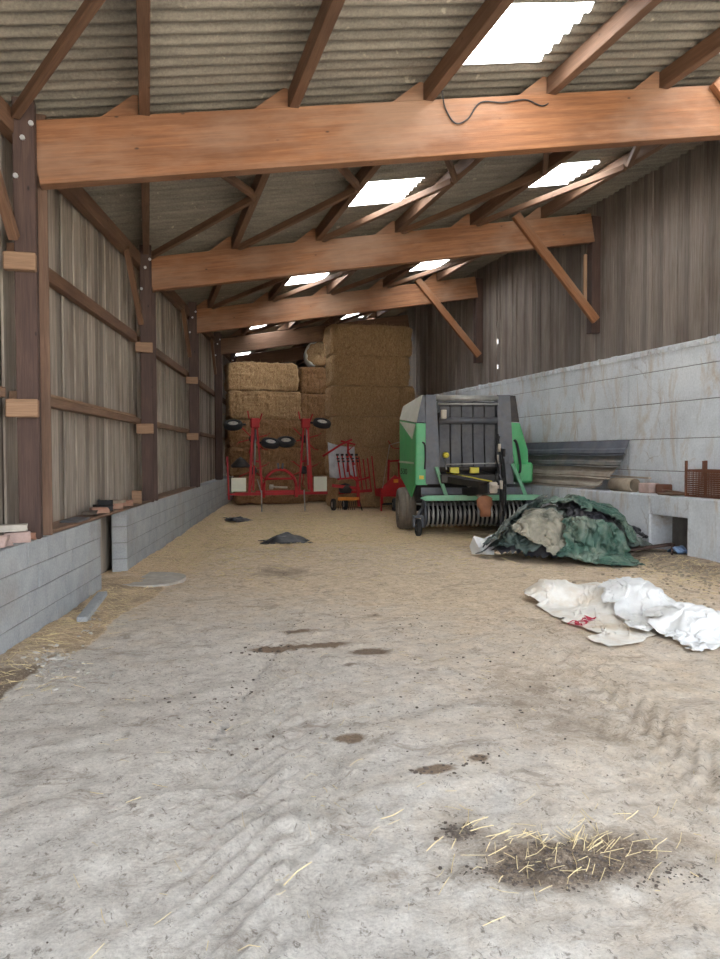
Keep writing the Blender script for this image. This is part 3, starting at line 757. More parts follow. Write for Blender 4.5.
part('drive_shaft', lambda b: (tube(b, [(X(3.24), -.2, .70), (X(3.74), -.3, .68)], .028, 8), lathe(b, [(.001, -.06), (.07, -.05), (.07, .05), (.001, .06)], (X(3.30), -.22, .70), 'x', 12)), 'pale', ted, True)
def arm(sgn):
    c = X(2.86) if sgn < 0 else X(4.34); top = c + sgn * -.02
    a = part('folding_arm', lambda b: (bar(b, (c + sgn * .15, 0, .5), (top + sgn * .05, 0, 2.55), .06, .07), bar(b, (c - sgn * .22, 0, .5), (top - sgn * .05, 0, 2.50), .04, .05), bar(b, (c + sgn * .12, .02, 1.45), (c - sgn * .13, .02, 1.4), .05, .05), bar(b, (c + sgn * .05, -.08, .6), (top, -.06, 2.3), .04, .05)), 'red', ted)
    part('arm_head', lambda b: (box(b, (top - .12, -.10, 2.35), (top + .12, .10, 2.62), .02), bar(b, (top - .16, 0, 2.6), (top - .20, 0, 2.82), .03, .03), bar(b, (top + .12, 0, 2.5), (top + .2, -.05, 2.75), .03, .03)), 'red', ted)
    part('hydraulic_ram', lambda b: tube(b, [(top, -.13, 2.3), (c + sgn * .02, -.14, 1.3)], .022, 8), 'roller', ted, True)
    # two folded rotors, each a hub with tine arms
    for zc, yy in ((2.05, .28), (1.15, .30)):
        h = part('rotor_hub', lambda b: lathe(b, [(.001, -.05), (.10, -.05), (.12, 0), (.10, .05), (.001, .05)], (c, yy, zc), 'y', 14), 'darkmetal', ted, True)
        for k in range(6):
            an = k * math.pi / 3 + .3 + zc; dx, dz = math.cos(an), math.sin(an)
            part('tine_arm', lambda b: (tube(b, [(c, yy, zc), (c + .42 * dx, yy, zc + .42 * dz)], .016, 6), tube(b, [(c + .42 * dx, yy, zc + .42 * dz), (c + .47 * dx - .04 * dz, yy - .18, zc + .47 * dz + .04 * dx)], .006, 5), tube(b, [(c + .42 * dx, yy, zc + .42 * dz), (c + .50 * dx - .04 * dz, yy - .16, zc + .50 * dz + .04 * dx)], .006, 5)), 'red', ted)
for sg in (-1, 1): arm(sg)
def small_wheel(parent, c, rad, w, tilt=(0, 0, 0), axis='z', nm='wheel'):
    bm = bmesh.new(); k = w / 2
    lathe(bm, [(rad * .55, -k * .8), (rad * .8, -k), (rad * .95, -k * .8), (rad, -k * .3), (rad, k * .3), (rad * .95, k * .8), (rad * .8, k), (rad * .55, k * .8)], (0, 0, 0), axis, 26)
    o = link(nm, bm, 'black', parent, loc=c, rot=tilt, smooth=True)
    bm = bmesh.new(); lathe(bm, [(.001, -k * .5), (.3 * rad, -k * .9), (rad * .56, -k * .6), (rad * .56, k * .6), (.3 * rad, k * .9), (.001, k * .5)], (0, 0, 0), axis, 20)
    link('rim', bm, 'rim', o, smooth=True); return o
for (x, z, sg) in ((2.27, 2.42, -1), (3.30, 1.92, 1), (3.74, 1.96, -1), (4.78, 2.49, 1)):
    c = X(x); small_wheel(ted, (c, -.1, z), .26, .16, (R(26), R(4 * sg), 0))
    part('wheel_stalk', lambda b: tube(b, [(c, -.1, z), (c + (.35 if sg < 0 and x < 3 else -.35 if x > 4 else (-.3 if sg > 0 else .3)), 0, z + .02)], .03, 8), 'darkmetal', ted, True)
part('warning_board', lambda b: box(b, (X(2.20), -.16, .58), (X(2.60), -.14, .96), .004), 'white', ted)
part('warning_board', lambda b: box(b, (X(4.52), -.16, .55), (X(4.90), -.14, .97), .004), 'white', ted)
part('light_bracket', lambda b: (bar(b, (X(2.14), -.05, .35), (X(2.10), -.05, 1.55), .06, .05), bar(b, (X(2.10), -.05, .50), (X(2.40), -.05, .50), .06, .05)), 'red', ted)
part('rotor_cone', lambda b: lathe(b, [(.001, .22), (.10, .16), (.27, -.02), (.25, -.08), (.001, -.04)], (X(2.48), .05, 1.32), 'z', 18), 'darkmetal', ted, True)
part('parking_stand', lambda b: (tube(b, [(X(3.04), -.1, .60), (X(3.04), -.12, 0)], .018, 6), tube(b, [(X(3.04), -.1, .50), (X(2.92), -.1, .92)], .014, 6)), 'roller', ted, True)
part('parking_stand', lambda b: (tube(b, [(X(4.25), -.1, .60), (X(4.27), -.12, 0)], .018, 6),), 'roller', ted, True)

# ------------------------------------------------------------------ rake with grey curtain
rk = empty('hay_rake', (5.35, 20.9, 0), 0, 'red rotary rake with grey swath curtain and orange bar beside the tedder', 'rake')
def curt(b):
    n, m_ = 16, 10; g_ = []
    for i in range(n + 1):
        row = []
        for j in range(m_ + 1):
            u, v = i / n, j / m_; x = -.45 + u * .78 + .06 * v; z = 1.95 - .12 * u - v * (1.0 - .12 * u) - .05 * math.sin(u * 3)
            row.append(b.verts.new((x, .1 + .05 * math.sin(u * 14 + v * 2) * v, z)))
        g_.append(row)
    for i in range(n):
        for j in range(m_): b.faces.new((g_[i][j], g_[i][j + 1], g_[i + 1][j + 1], g_[i + 1][j]))
cu = part('swath_curtain', curt, 'curtain', rk, True); sm_ = cu.modifiers.new('thick', 'SOLIDIFY'); sm_.thickness = .012
part('curtain_arm', lambda b: (tube(b, [(-.62, 0, 1.55), (-.1, -.05, 1.88), (.22, -.05, 2.02)], .03, 8), tube(b, [(-.1, -.02, 1.98), (.32, -.02, 1.88), (.10, -.02, 1.70), (.30, -.02, 1.30)], .028, 8), tube(b, [(.12, 0, 1.95), (.10, 0, 1.1)], .03, 8)), 'red', rk, True)
part('rake_frame', lambda b: (bar(b, (-.35, 0, .72), (.45, 0, .62), .09, .09), bar(b, (.36, -.05, .95), (.42, -.05, .12), .09, .07), bar(b, (-.2, -.02, .9), (.4, -.05, .95), .05, .05), bar(b, (-.1, .2, .5), (.9, .3, .55), .08, .08), tube(b, [(.15, -.1, 1.0), (.35, -.1, .85), (.75, -.05, .95)], .03, 8)), 'red', rk)
part('reflector_bar', lambda b: box(b, (-.22, -.16, .30), (.40, -.12, .39), .01), 'orange', rk)
for k in range(5):
    x = -.17 + .14 * k
    tb = part('tine_carrier', lambda b: (bar(b, (x - .05, -.05, 1.62 - .02 * k), (x + .06, -.02, .92), .035, .035),), 'red', rk)
    part('tine_clamp', lambda b: (box(b, (x - .08, -.08, 1.56), (x + .0, -.03, 1.62), .01), box(b, (x - .04, -.08, 1.38), (x + .03, -.03, 1.43), .01), box(b, (x - .06, -.08, 1.46), (x + .02, -.03, 1.50), .01)), 'darkmetal', tb)
for k in range(5):
    x = .42 + .13 * k
    part('tine_carrier', lambda b: (bar(b, (x - .05, .25, 1.5 + .05 * math.sin(k * 2)), (x + .05, .22, .55), .03, .03),), 'red', rk)
for k in range(9):
    x = -.18 + .06 * k
    part('tine', lambda b: tube(b, [(x, -.03, .34), (x + .01, -.08, .18), (x - .01, -.02, .02)], .009, 5), 'black', rk)
part('rake_gearbox', lambda b: lathe(b, [(.001, -.14), (.16, -.12), (.2, 0), (.14, .12), (.001, .16)], (.06, .1, .62), 'z', 16), 'darkmetal', rk, True)
part('parking_leg', lambda b: tube(b, [(.42, -.08, .3), (.50, -.1, 0)], .016, 6), 'black', rk)
for x_, y_ in ((-.28, .15), (.1, .3)):
    small_wheel(rk, (x_, y_, .17), .17, .12, (0, 0, 0), 'x')

# ------------------------------------------------------------------ small red implement with pole
im = empty('small_red_implement', (6.62, 20.4, 0), 0, 'small red wheeled implement with a thin pole, between rake and baler', 'implement')
part('trough', lambda b: prism(b, [(-.25, .42), (.25, .42), (.34, .62), (-.30, .66)], -.42, .42, 0), 'red', im)
part('side_panel', lambda b: (prism(b, [(-.40, .58), (.42, .62), (.36, .80), (.05, 1.02), (-.30, .70)], -.10, -.05, 1),), 'red', im)
part('rear_frame', lambda b: (bar(b, (-.05, .25, .6), (-.02, .25, 1.45), .05, .05), bar(b, (.3, .25, .6), (.28, .25, 1.45), .05, .05), bar(b, (-.05, .25, 1.4), (.3, .25, 1.42), .05, .05)), 'red', im)
part('guide_pole', lambda b: tube(b, [(-.36, -.2, .60), (-.14, -.2, 1.86), (.30, -.2, 1.98)], .014, 6), 'pale', im, True)
part('pole_handle', lambda b: (tube(b, [(-.18, -.2, 1.98), (-.06, -.2, 1.78), (.24, -.2, 1.74)], .012, 6),), 'red', im, True)
part('reflector', lambda b: box(b, (.0, -.13, .80), (.14, -.11, .90), .01), 'orange', im)
part('axle', lambda b: tube(b, [(-.32, 0, .2), (.34, 0, .2)], .03, 8), 'darkmetal', im, True)
part('strut', lambda b: (bar(b, (-.3, 0, .2), (-.3, 0, .45), .05, .05), bar(b, (.22, 0, .2), (.22, 0, .45), .05, .05), bar(b, (-.34, -.05, 0), (-.34, -.05, .45), .04, .04)), 'red', im)
small_wheel(im, (-.02, -.3, .19), .19, .14, (0, 0, R(-12)), 'x'); small_wheel(im, (.34, .1, .19), .19, .14, (0, 0, 0), 'x')
part('tow_bar', lambda b: bar(b, (.2, -.1, .62), (.75, -.3, .66), .04, .04), 'red', im)

# ------------------------------------------------------------------ round baler
ba = empty('round_baler', (6.19, 14.15, 0), R(-12), 'green and grey round baler with black belts, parked against the right wall', 'baler')
def poly(b, pts):
    b.faces.new([b.verts.new(p) for p in pts])
def panel(name, pts, mat, th=.03, parent=ba):
    bm = bmesh.new(); poly(bm, pts); bmesh.ops.recalc_face_normals(bm, faces=bm.faces[:])
    o = link(name, bm, mat, parent); m_ = o.modifiers.new('t', 'SOLIDIFY'); m_.thickness = th; m_.offset = 0
    v = o.modifiers.new('b', 'BEVEL'); v.width = .008; v.segments = 2; v.limit_method = 'ANGLE'; return o
# body behind the belts
def body(b):
    prof = [(.5, .62), (.35, 1.2), (.38, 2.45), (.7, 2.70), (1.5, 2.62), (2.05, 2.1), (2.15, 1.4), (1.8, .8), (1.2, .55)]
    prism(b, prof, -1.0, .84, 0)
part('bale_chamber', body, 'darkmetal', ba)
# front pillars
part('front_pillar', lambda b: (prism(b, [(-.86, 1.0), (-.56, 1.0), (-.60, 1.9), (-.66, 2.78), (-.86, 2.78)], -.06, .22, 1),), 'greymetal', ba)
part('front_pillar', lambda b: (prism(b, [(.62, 1.0), (.92, 1.0), (.90, 1.7), (.84, 2.78), (.58, 2.78), (.60, 1.9)], -.06, .22, 1),), 'greymetal', ba)
# shields left
panel('shield_front', [(-.83, -.03, .98), (-1.05, -.02, .98), (-1.04, -.02, 2.22), (-.80, -.03, 2.22)], 'green')
panel('shield_upper', [(-.80, -.03, 2.23), (-1.04, -.02, 2.23), (-.92, .02, 2.77), (-.80, .0, 2.77)], 'greymetal')
panel('shield_side', [(-1.05, -.01, 1.0), (-1.10, .30, .72), (-1.22, 1.25, 1.15), (-1.22, 1.3, 2.34), (-1.04, -.01, 2.22)], 'green')
panel('shield_side_upper', [(-1.04, -.01, 2.23), (-1.22, 1.3, 2.35), (-1.14, 1.3, 2.64), (-.92, .03, 2.78)], 'cream')
panel('shield_triangle', [(-1.062, -.015, 2.20), (-1.235, 1.25, 2.31), (-1.10, .22, 1.90)], 'cream', .012)
panel('shield_rim', [(-1.085, .1, 1.44), (-1.245, 1.28, 1.46), (-1.245, 1.28, 1.42), (-1.085, .1, 1.40)], 'cream', .01)
# shields right
panel('shield_front', [(.82, -.03, 2.24), (1.04, -.02, 2.22), (1.20, -.0, 1.68), (1.24, .0, 1.10), (.98, -.03, 1.10)], 'green')
panel('shield_upper', [(.84, -.03, 2.77), (.96, -.02, 2.77), (1.04, -.02, 2.24), (.82, -.03, 2.25)], 'darkmetal')
panel('shield_side', [(1.04, -.01, 2.22), (1.20, .0, 1.68), (1.24, .01, 1.05), (1.27, .9, 1.05), (1.22, .9, 2.24)], 'green')
part('shield_box', lambda b: box(b, (.99, -.10, 1.02), (1.31, .45, 1.43), .04), 'green', ba)
# slots / grips
part('grip_slot', lambda b: tube(b, bez([(-.93, -.06, 1.84), (-.88, -.075, 1.78), (-.87, -.075, 1.5), (-.88, -.06, 1.3)], 5), .018, 6), 'black', ba, True)
part('grip_slot', lambda b: tube(b, bez([(.93, -.055, 1.88), (.98, -.08, 1.80), (1.04, -.085, 1.45), (1.04, -.085, 1.25), (1.0, -.06, 1.14)], 5), .028, 6), 'black', ba, True)
part('decal', lambda b: box(b, (-.99, -.045, 1.10), (-.90, -.037, 1.17), .0), 'yellow', ba)
# lettering on the side panel
cu_ = bpy.data.curves.new('t', 'FONT'); cu_.body = '530'; cu_.size = .17; cu_.extrude = .002
to = bpy.data.objects.new('t', cu_); dg = bpy.context.evaluated_depsgraph_get(); COL.objects.link(to); dg.update()
me = bpy.data.meshes.new_from_object(to.evaluated_get(dg)); bpy.data.objects.remove(to)
me.materials.append(MT['black']); lo_ = bpy.data.objects.new('model_number', me); COL.objects.link(lo_); lo_.parent = ba
dv = Vector((1.05 - 1.22, -(1.3), 0)); ex = Vector((.17, -1.31, 0)).normalized(); ez = Vector((0, 0, 1)); ey = ex.cross(ez)
Mx = Matrix((ex * 2.2, ez, ey)).transposed().to_4x4(); Mx.translation = Vector((-1.225, 1.15, 1.18)); lo_.matrix_local = Mx
# top bars and rollers
part('top_bar', lambda b: (tube(b, [(-.64, -.02, 2.72), (.60, -.02, 2.72)], .055, 12),), 'roller', ba, True)
part('top_rod', lambda b: (tube(b, [(-.62, -.05, 2.60), (.60, -.05, 2.60)], .02, 8),), 'roller', ba, True)
part('belt_roller', lambda b: (tube(b, [(-.58, -.02, 2.27), (.60, -.02, 2.27)], .065, 14),), 'greymetal', ba, True)
part('lower_roller', lambda b: (tube(b, [(-.58, .05, 1.30), (.60, .05, 1.30)], .05, 14),), 'darkmetal', ba, True)
for k in range(5):
    x0 = -.56 + k * .232
    part('belt', lambda b: prism(b, [(.02, 1.32), (.10, 1.9), (.10, 2.55), (.16, 2.66), (.19, 2.66), (.125, 2.55), (.125, 1.9), (.05, 1.32)], x0, x0 + .205, 0), 'belt', ba)
part('lamp_box', lambda b: box(b, (-.56, -.16, 2.30), (-.46, -.06, 2.48), .01), 'pale', ba)
part('net_box', lambda b: box(b, (-.60, -.30, 1.02), (.50, .0, 1.20), .02), 'darkmetal', ba)
part('twine_guide', lambda b: box(b, (-.02, -.34, 1.22), (.16, -.24, 1.34), .01), 'yellow', ba)
part('twine_guide', lambda b: box(b, (-.42, -.34, 1.22), (-.24, -.24, 1.34), .01), 'yellow', ba)
part('control_rod', lambda b: (tube(b, [(-.50, -.36, 1.40), (.55, -.36, 1.42)], .012, 6), tube(b, [(-.50, -.36, 1.30), (-.5, -.2, 1.5)], .012, 6)), 'roller', ba, True)
part('valve_knob', lambda b: lathe(b, [(.001, -.05), (.06, -.05), (.06, .05), (.001, .05)], (-.47, -.12, 1.58), 'y', 14), 'yellow', ba, True)
# wind guard
part('wind_guard', lambda b: (prism(b, [(-.30, .72), (-.02, .78), (-.0, .92), (-.03, .93), (-.06, .80), (-.30, .75)], -.95, 1.30, 0),), 'greymetal', ba)
part('guard_bar', lambda b: (prism(b, [(-1.02, .74), (-.92, .69), (1.30, .69), (1.42, .75), (1.30, .80), (-.9, .79)], -.42, -.34, 1),), 'palegreen', ba)
part('guard_strut', lambda b: bar(b, (-.66, -.12, 1.34), (-.50, -.36, .78), .08, .03), 'palegreen', ba)
part('guard_strut', lambda b: bar(b, (.88, -.12, 1.40), (1.08, -.38, .78), .08, .03), 'palegreen', ba)
# pickup
part('pickup_drum', lambda b: tube(b, [(-.86, -.05, .38), (1.10, -.05, .38)], .19, 18), 'black', ba, True)
part('pickup_side', lambda b: lathe(b, [(.001, -.02), (.28, -.02), (.28, .02), (.001, .02)], (-.90, -.05, .40), 'x', 22), 'greymetal', ba, True)
part('pickup_side', lambda b: lathe(b, [(.001, -.02), (.28, -.02), (.28, .02), (.001, .02)], (1.14, -.05, .40), 'x', 22), 'greymetal', ba, True)
for k in range(22):
    x = -.83 + k * .09
    part('pickup_band', lambda b: lathe(b, [(.225, -.022), (.25, -.014), (.25, .014), (.225, .022)], (x, -.05, .40), 'x', 22), 'roller', ba, True)
for k in range(11):
    x = -.785 + k * .18
    part('pickup_tine', lambda b: (tube(b, [(x, -.2, .5), (x, -.36, .42), (x, -.42, .36)], .006, 5)), 'roller', ba, True)
# wheels
def tyre(parent, c, rad, w, nm, rimr):
    k = w / 2; pr = [(rimr, -k * .8), (rad * .72, -k), (rad * .9, -k * .97), (rad * .97, -k * .75), (rad * .985, -k * .66), (rad * .955, -k * .6), (rad * .995, -k * .5), (rad * 1.0, -k * .32), (rad * .965, -k * .26), (rad * 1.0, -k * .2), (rad, k * .2), (rad * .965, k * .26), (rad * 1.0, k * .32), (rad * .995, k * .5), (rad * .955, k * .6), (rad * .985, k * .66), (rad * .97, k * .75), (rad * .9, k * .97), (rad * .72, k), (rimr, k * .8)]
    bm = bmesh.new(); lathe(bm, pr, (0, 0, 0), 'x', 40); o = link(nm, bm, 'tyre', parent, loc=c, smooth=True)
    bm = bmesh.new(); lathe(bm, [(.001, -k * .3), (rimr * .4, -k * .45), (rimr * .9, -k * .3), (rimr * 1.02, -k * .82), (rimr * 1.02, k * .82), (rimr * .9, k * .3), (.001, k * .3)], (0, 0, 0), 'x', 26)
    link('rim', bm, 'rim', o, smooth=True); return o
tyre(ba, (-1.14, .95, .45), .45, .36, 'wheel', .22); tyre(ba, (.94, .95, .45), .45, .36, 'wheel', .22)
part('axle', lambda b: tube(b, [(-1.1, .95, .45), (.9, .95, .45)], .06, 10), 'darkmetal', ba, True)
for x in (-1.06, 1.22):
    small_wheel(ba, (x, -.42, .17), .17, .11, (0, 0, 0), 'x', 'gauge_wheel')
    part('gauge_fork', lambda b: (bar(b, (x - .08, -.42, .17), (x - .08, -.36, .36), .03, .05), bar(b, (x + .08, -.42, .17), (x + .08, -.36, .36), .03, .05), box(b, (x - .10, -.44, .35), (x + .10, -.26, .40), .01), bar(b, (x, -.3, .38), (x + (.12 if x < 0 else -.08), -.1, .5), .06, .06)), 'greymetal', ba)
# drawbar, shaft, hoses
part('drawbar', lambda b: (bar(b, (-.05, .3, .80), (.10, -1.75, .98), .20, .16), bar(b, (-.45, -.2, 1.10), (.05, -1.3, 1.02), .10, .12), bar(b, (.5, -.1, 1.0), (.14, -1.2, .98), .10, .10)), 'darkmetal', ba)
part('drawbar_edge', lambda b: (tube(b, [(-.50, -.38, 1.24), (.08, -1.72, 1.11)], .012, 6),), 'yellow', ba, True)
part('hitch_eye', lambda b: (lathe(b, [(.03, -.03), (.075, -.03), (.075, .03), (.03, .03)], (.10, -1.86, 1.02), 'z', 16), box(b, (.03, -1.80, .90), (.17, -1.68, 1.10), .02)), 'pale', ba, True)
part('power_shaft', lambda b: tube(b, [(-.06, -.25, 1.02), (.0, -.9, .86), (.04, -1.30, .74)], [.05, .045, .06], 12), 'pale', ba, True)
part('shaft_guard_cone', lambda b: tube(b, [(.02, -1.36, .80), (.02, -1.40, .76), (.02, -1.44, .66), (.02, -1.48, .52), (.02, -1.49, .46)], [.08, .15, .145, .11, .09], 14), 'guardbrown', ba, True)
part('jack_stand', lambda b: (bar(b, (.30, -1.5, .98), (.30, -1.5, .02), .045, .045), box(b, (.20, -1.6, 0), (.40, -1.4, .025))), 'darkmetal', ba)
for k, pts in enumerate(([(.62, -.1, 1.95), (.50, -.3, 1.6), (.42, -.9, 1.25), (.25, -1.5, 1.32), (.20, -1.62, 1.1)], [(.66, -.1, 1.7), (.60, -.5, 1.3), (.48, -1.0, .75), (.33, -1.45, .60), (.28, -1.6, 1.0)], [(.70, -.1, 1.55), (.62, -.6, 1.0), (.45, -1.2, .50), (.36, -1.5, .55), (.30, -1.6, .95)], [(.58, -.12, 2.0), (.62, -.2, 1.5), (.60, -.4, 1.2), (.40, -1.2, 1.05), (.22, -1.66, 1.2)])):
    part('hydraulic_hose', lambda b: tube(b, bez(pts, 7), .017, 6), 'black', ba, True)
for k, (x, y, z) in enumerate(((.60, -.16, 1.72), (.70, -.14, 1.62), (.56, -.14, 1.50), (.20, -1.62, 1.16), (.28, -1.6, 1.04))):
    part('hose_coupler', lambda b: tube(b, [(x, y, z - .07), (x, y - .02, z + .08)], .03, 8), 'pale' if k % 2 == 0 else 'darkmetal', ba, True)
part('control_box', lambda b: box(b, (.66, -.15, 1.40), (.80, -.06, 1.62), .01), 'greymetal', ba)

def lump(name, c, s_, mat, label, cat, group=None, seed=0, rz=0, rough=.12):
    bm = bmesh.new(); bmesh.ops.create_cube(bm, size=1)
    bmesh.ops.bevel(bm, geom=bm.edges[:], offset=.05, segments=1, affect='EDGES')
    bmesh.ops.subdivide_edges(bm, edges=bm.edges[:], cuts=1)
    for v in bm.verts:
        q = 1 + rough * (float(vn(v.co.x * 4 + seed, v.co.y * 4 + v.co.z * 3, seed)) - .5) * 2; v.co = Vector((v.co.x * s_[0] * q, v.co.y * s_[1] * q, v.co.z * s_[2] * q + s_[2] / 2))
        v.co.z = max(v.co.z, 0)
    o = link(name, bm, mat, loc=c, rot=(0, 0, rz), smooth=False); return tag(o, label, cat, group)
# ------------------------------------------------------------------ draped sheets: small cloth solver on a height field
HX0, HY0, HD = 2.5, 4.0, .03
HN, HM = int(5.6 / HD), int(9.5 / HD)
gx_, gy_ = np.meshgrid(HX0 + np.arange(HN) * HD, HY0 + np.arange(HM) * HD, indexing='ij')
HF = gz(gx_, gy_)
def hs(x, y):
    u = np.clip((x - HX0) / HD, 0, HN - 1.01); v = np.clip((y - HY0) / HD, 0, HM - 1.01); i = u.astype(int); j = v.astype(int); fu = u - i; fv = v - j
    return HF[i, j] * (1 - fu) * (1 - fv) + HF[i + 1, j] * fu * (1 - fv) + HF[i, j + 1] * (1 - fu) * fv + HF[i + 1, j + 1] * fu * fv
def sheet(name, corners, nx, ny, slack, seed, mat, steps=170, lift=.35, amp=.22, label=None, cat=None, group=None, thick=.006, bend=.35, rscale=2.3, wrinkle=0):
    rs = np.random.RandomState(seed); c = [np.array(p, float) for p in corners]
    U, Vv = np.meshgrid(np.linspace(0, 1, nx), np.linspace(0, 1, ny), indexing='ij')
    P2 = (1 - U)[..., None] * (1 - Vv)[..., None] * c[0] + U[..., None] * (1 - Vv)[..., None] * c[1] + U[..., None] * Vv[..., None] * c[2] + (1 - U)[..., None] * Vv[..., None] * c[3]
    wx = (fbm(U * rscale * 2, Vv * rscale * 2, 3, seed) - .5) * .35; wy = (fbm(U * rscale * 2 + 7, Vv * rscale * 2, 3, seed + 1) - .5) * .35
    P = np.stack([P2[..., 0] + wx, P2[..., 1] + wy, np.zeros_like(U)], -1)
    n1 = fbm(U * rscale * 2.2 + seed, Vv * rscale * 2.2, 4, seed + 5)
    P[..., 2] = hs(P[..., 0], P[..., 1]) + .03 + amp * (1 - np.abs(n1 * 2 - 1)) + lift * .2
    du = np.linalg.norm(c[1] - c[0]) * .5 + np.linalg.norm(c[2] - c[3]) * .5; dv = np.linalg.norm(c[3] - c[0]) * .5 + np.linalg.norm(c[2] - c[1]) * .5
    ru, rv = du / (nx - 1) * slack, dv / (ny - 1) * slack; rd = math.hypot(ru, rv)
    vel = np.zeros_like(P); dt = 1 / 60
    def con(A, B, L, k):
        d = B - A; l = np.linalg.norm(d, axis=-1, keepdims=True) + 1e-9; q = d * (.5 * k * (l - L) / l); return q
    for s_ in range(steps):
        vel[..., 2] -= 9.8 * dt; vel *= .97; old = P.copy(); P = P + vel * dt
        for it in range(7):
            for (ax, st, L, k) in ((0, 1, ru, 1), (1, 1, rv, 1)):
                for par in (0, 1):
                    if ax == 0: a = slice(par, nx - 1, 2); A = P[a][: (nx - 1 - par + 1) // 2]; B = P[par + 1::2][:A.shape[0]]; A = P[a][:B.shape[0]]; q = con(A, B, L, k); P[par:par + 2 * B.shape[0]:2] += q; P[par + 1:par + 1 + 2 * B.shape[0]:2] -= q
                    else: B = P[:, par + 1::2]; A = P[:, par::2][:, :B.shape[1]]; q = con(A, B, L, k); P[:, par:par + 2 * B.shape[1]:2] += q; P[:, par + 1:par + 1 + 2 * B.shape[1]:2] -= q
            acc = np.zeros_like(P); cnt = np.zeros(P.shape[:2] + (1,))
            q = con(P[:-1, :-1], P[1:, 1:], rd, .5); acc[:-1, :-1] += q; acc[1:, 1:] -= q; cnt[:-1, :-1] += 1; cnt[1:, 1:] += 1
            q = con(P[1:, :-1], P[:-1, 1:], rd, .5); acc[1:, :-1] += q; acc[:-1, 1:] -= q; cnt[1:, :-1] += 1; cnt[:-1, 1:] += 1
            q = con(P[:-2], P[2:], 2 * ru, bend); acc[:-2] += q; acc[2:] -= q; cnt[:-2] += 1; cnt[2:] += 1
            q = con(P[:, :-2], P[:, 2:], 2 * rv, bend); acc[:, :-2] += q; acc[:, 2:] -= q; cnt[:, :-2] += 1; cnt[:, 2:] += 1
            P += acc / np.maximum(cnt, 1) * 1.2
            h = hs(P[..., 0], P[..., 1]) + thick; hit = P[..., 2] < h
            P[..., 2] = np.where(hit, h, P[..., 2])
            P[..., 0] = np.where(hit, P[..., 0] * .35 + old[..., 0] * .65, P[..., 0]); P[..., 1] = np.where(hit, P[..., 1] * .35 + old[..., 1] * .65, P[..., 1])
        P = np.nan_to_num(P); vel = (P - old) / dt; vel = np.clip(vel, -3, 3)
    if wrinkle:
        gu = np.gradient(P, axis=0); gv = np.gradient(P, axis=1); N = np.cross(gu, gv); N /= np.linalg.norm(N, axis=-1, keepdims=True) + 1e-9; N *= np.sign(N[..., 2:3] + 1e-6)
        wq = fbm(U * 3 + seed, Vv * 3, 2, seed + 9) * 1.6
        rg = 1 - np.abs(2 * fbm(U * 5.5 + wq, Vv * 3.5 - wq, 3, seed + 11) - 1); rg = rg ** 3
        rg2 = 1 - np.abs(2 * fbm(U * 9 - wq, Vv * 12 + wq, 2, seed + 12) - 1); P = P + N * (rg + .4 * rg2 ** 2)[..., None] * wrinkle
    # stamp into the height field
    for (A) in (P, (P[:-1, :-1] + P[1:, 1:]) / 2, (P[1:, :-1] + P[:-1, 1:]) / 2, (P[:-1] + P[1:]) / 2, (P[:, :-1] + P[:, 1:]) / 2):
        i = np.clip(np.round((A[..., 0] - HX0) / HD).astype(int), 1, HN - 2); j = np.clip(np.round((A[..., 1] - HY0) / HD).astype(int), 1, HM - 2)
        for di in (-1, 0, 1):
            for dj in (-1, 0, 1): np.maximum.at(HF, (i + di, j + dj), A[..., 2] + thick - .004 * (abs(di) + abs(dj)))
    I = np.arange(nx * ny).reshape(nx, ny); F = np.stack([I[:-1, :-1], I[1:, :-1], I[1:, 1:], I[:-1, 1:]], -1).reshape(-1, 4)
    o = mesh_np(name, P.reshape(-1, 3), F.tolist(), mat)
    m_ = o.modifiers.new('t', 'SOLIDIFY'); m_.thickness = .005; m_.offset = 1
    m_ = o.modifiers.new('s', 'SUBSURF'); m_.levels = 1; m_.render_levels = 1
    return tag(o, label, cat, group), P
# heap of tarpaulins: a crumpled core first
core = .52 * np.exp(-(((gx_ - 6.30) / .92) ** 2 + ((gy_ - 10.40) / .62) ** 2) ** 1.5) * (.62 + .75 * (1 - np.abs(2 * fbm(gx_ * 2.6, gy_ * 2.6, 4, 8) - 1))) + .26 * np.exp(-(((gx_ - 5.55) / .5) ** 2 + ((gy_ - 10.6) / .35) ** 2) ** 1.5)
GF = HF.copy(); HF = HF + core
ii = np.arange(int((4.9 - HX0) / HD), int((7.45 - HX0) / HD), 2); jj = np.arange(int((9.4 - HY0) / HD), int((11.4 - HY0) / HD), 2)
ix_ = np.ix_(ii, jj); A_ = np.stack([gx_[ix_], gy_[ix_], (HF - .03)[ix_]], -1); n_, m__ = A_.shape[:2]; ck = core[ix_]
I = np.arange(n_ * m__).reshape(n_, m__)
F = [(int(I[i, j]), int(I[i + 1, j]), int(I[i + 1, j + 1]), int(I[i, j + 1])) for i in range(n_ - 1) for j in range(m__ - 1) if ck[i, j] > .12]
o = mesh_np('folded_plastic', A_.reshape(-1, 3), F, 'tarp_black'); tag(o, 'black plastic bundle buried inside the heap of tarpaulins', 'plastic')
b_ = bmesh.new(); b_.from_mesh(o.data); bmesh.ops.delete(b_, geom=[v for v in b_.verts if not v.link_faces], context='VERTS'); b_.to_mesh(o.data); b_.free()
tg = None
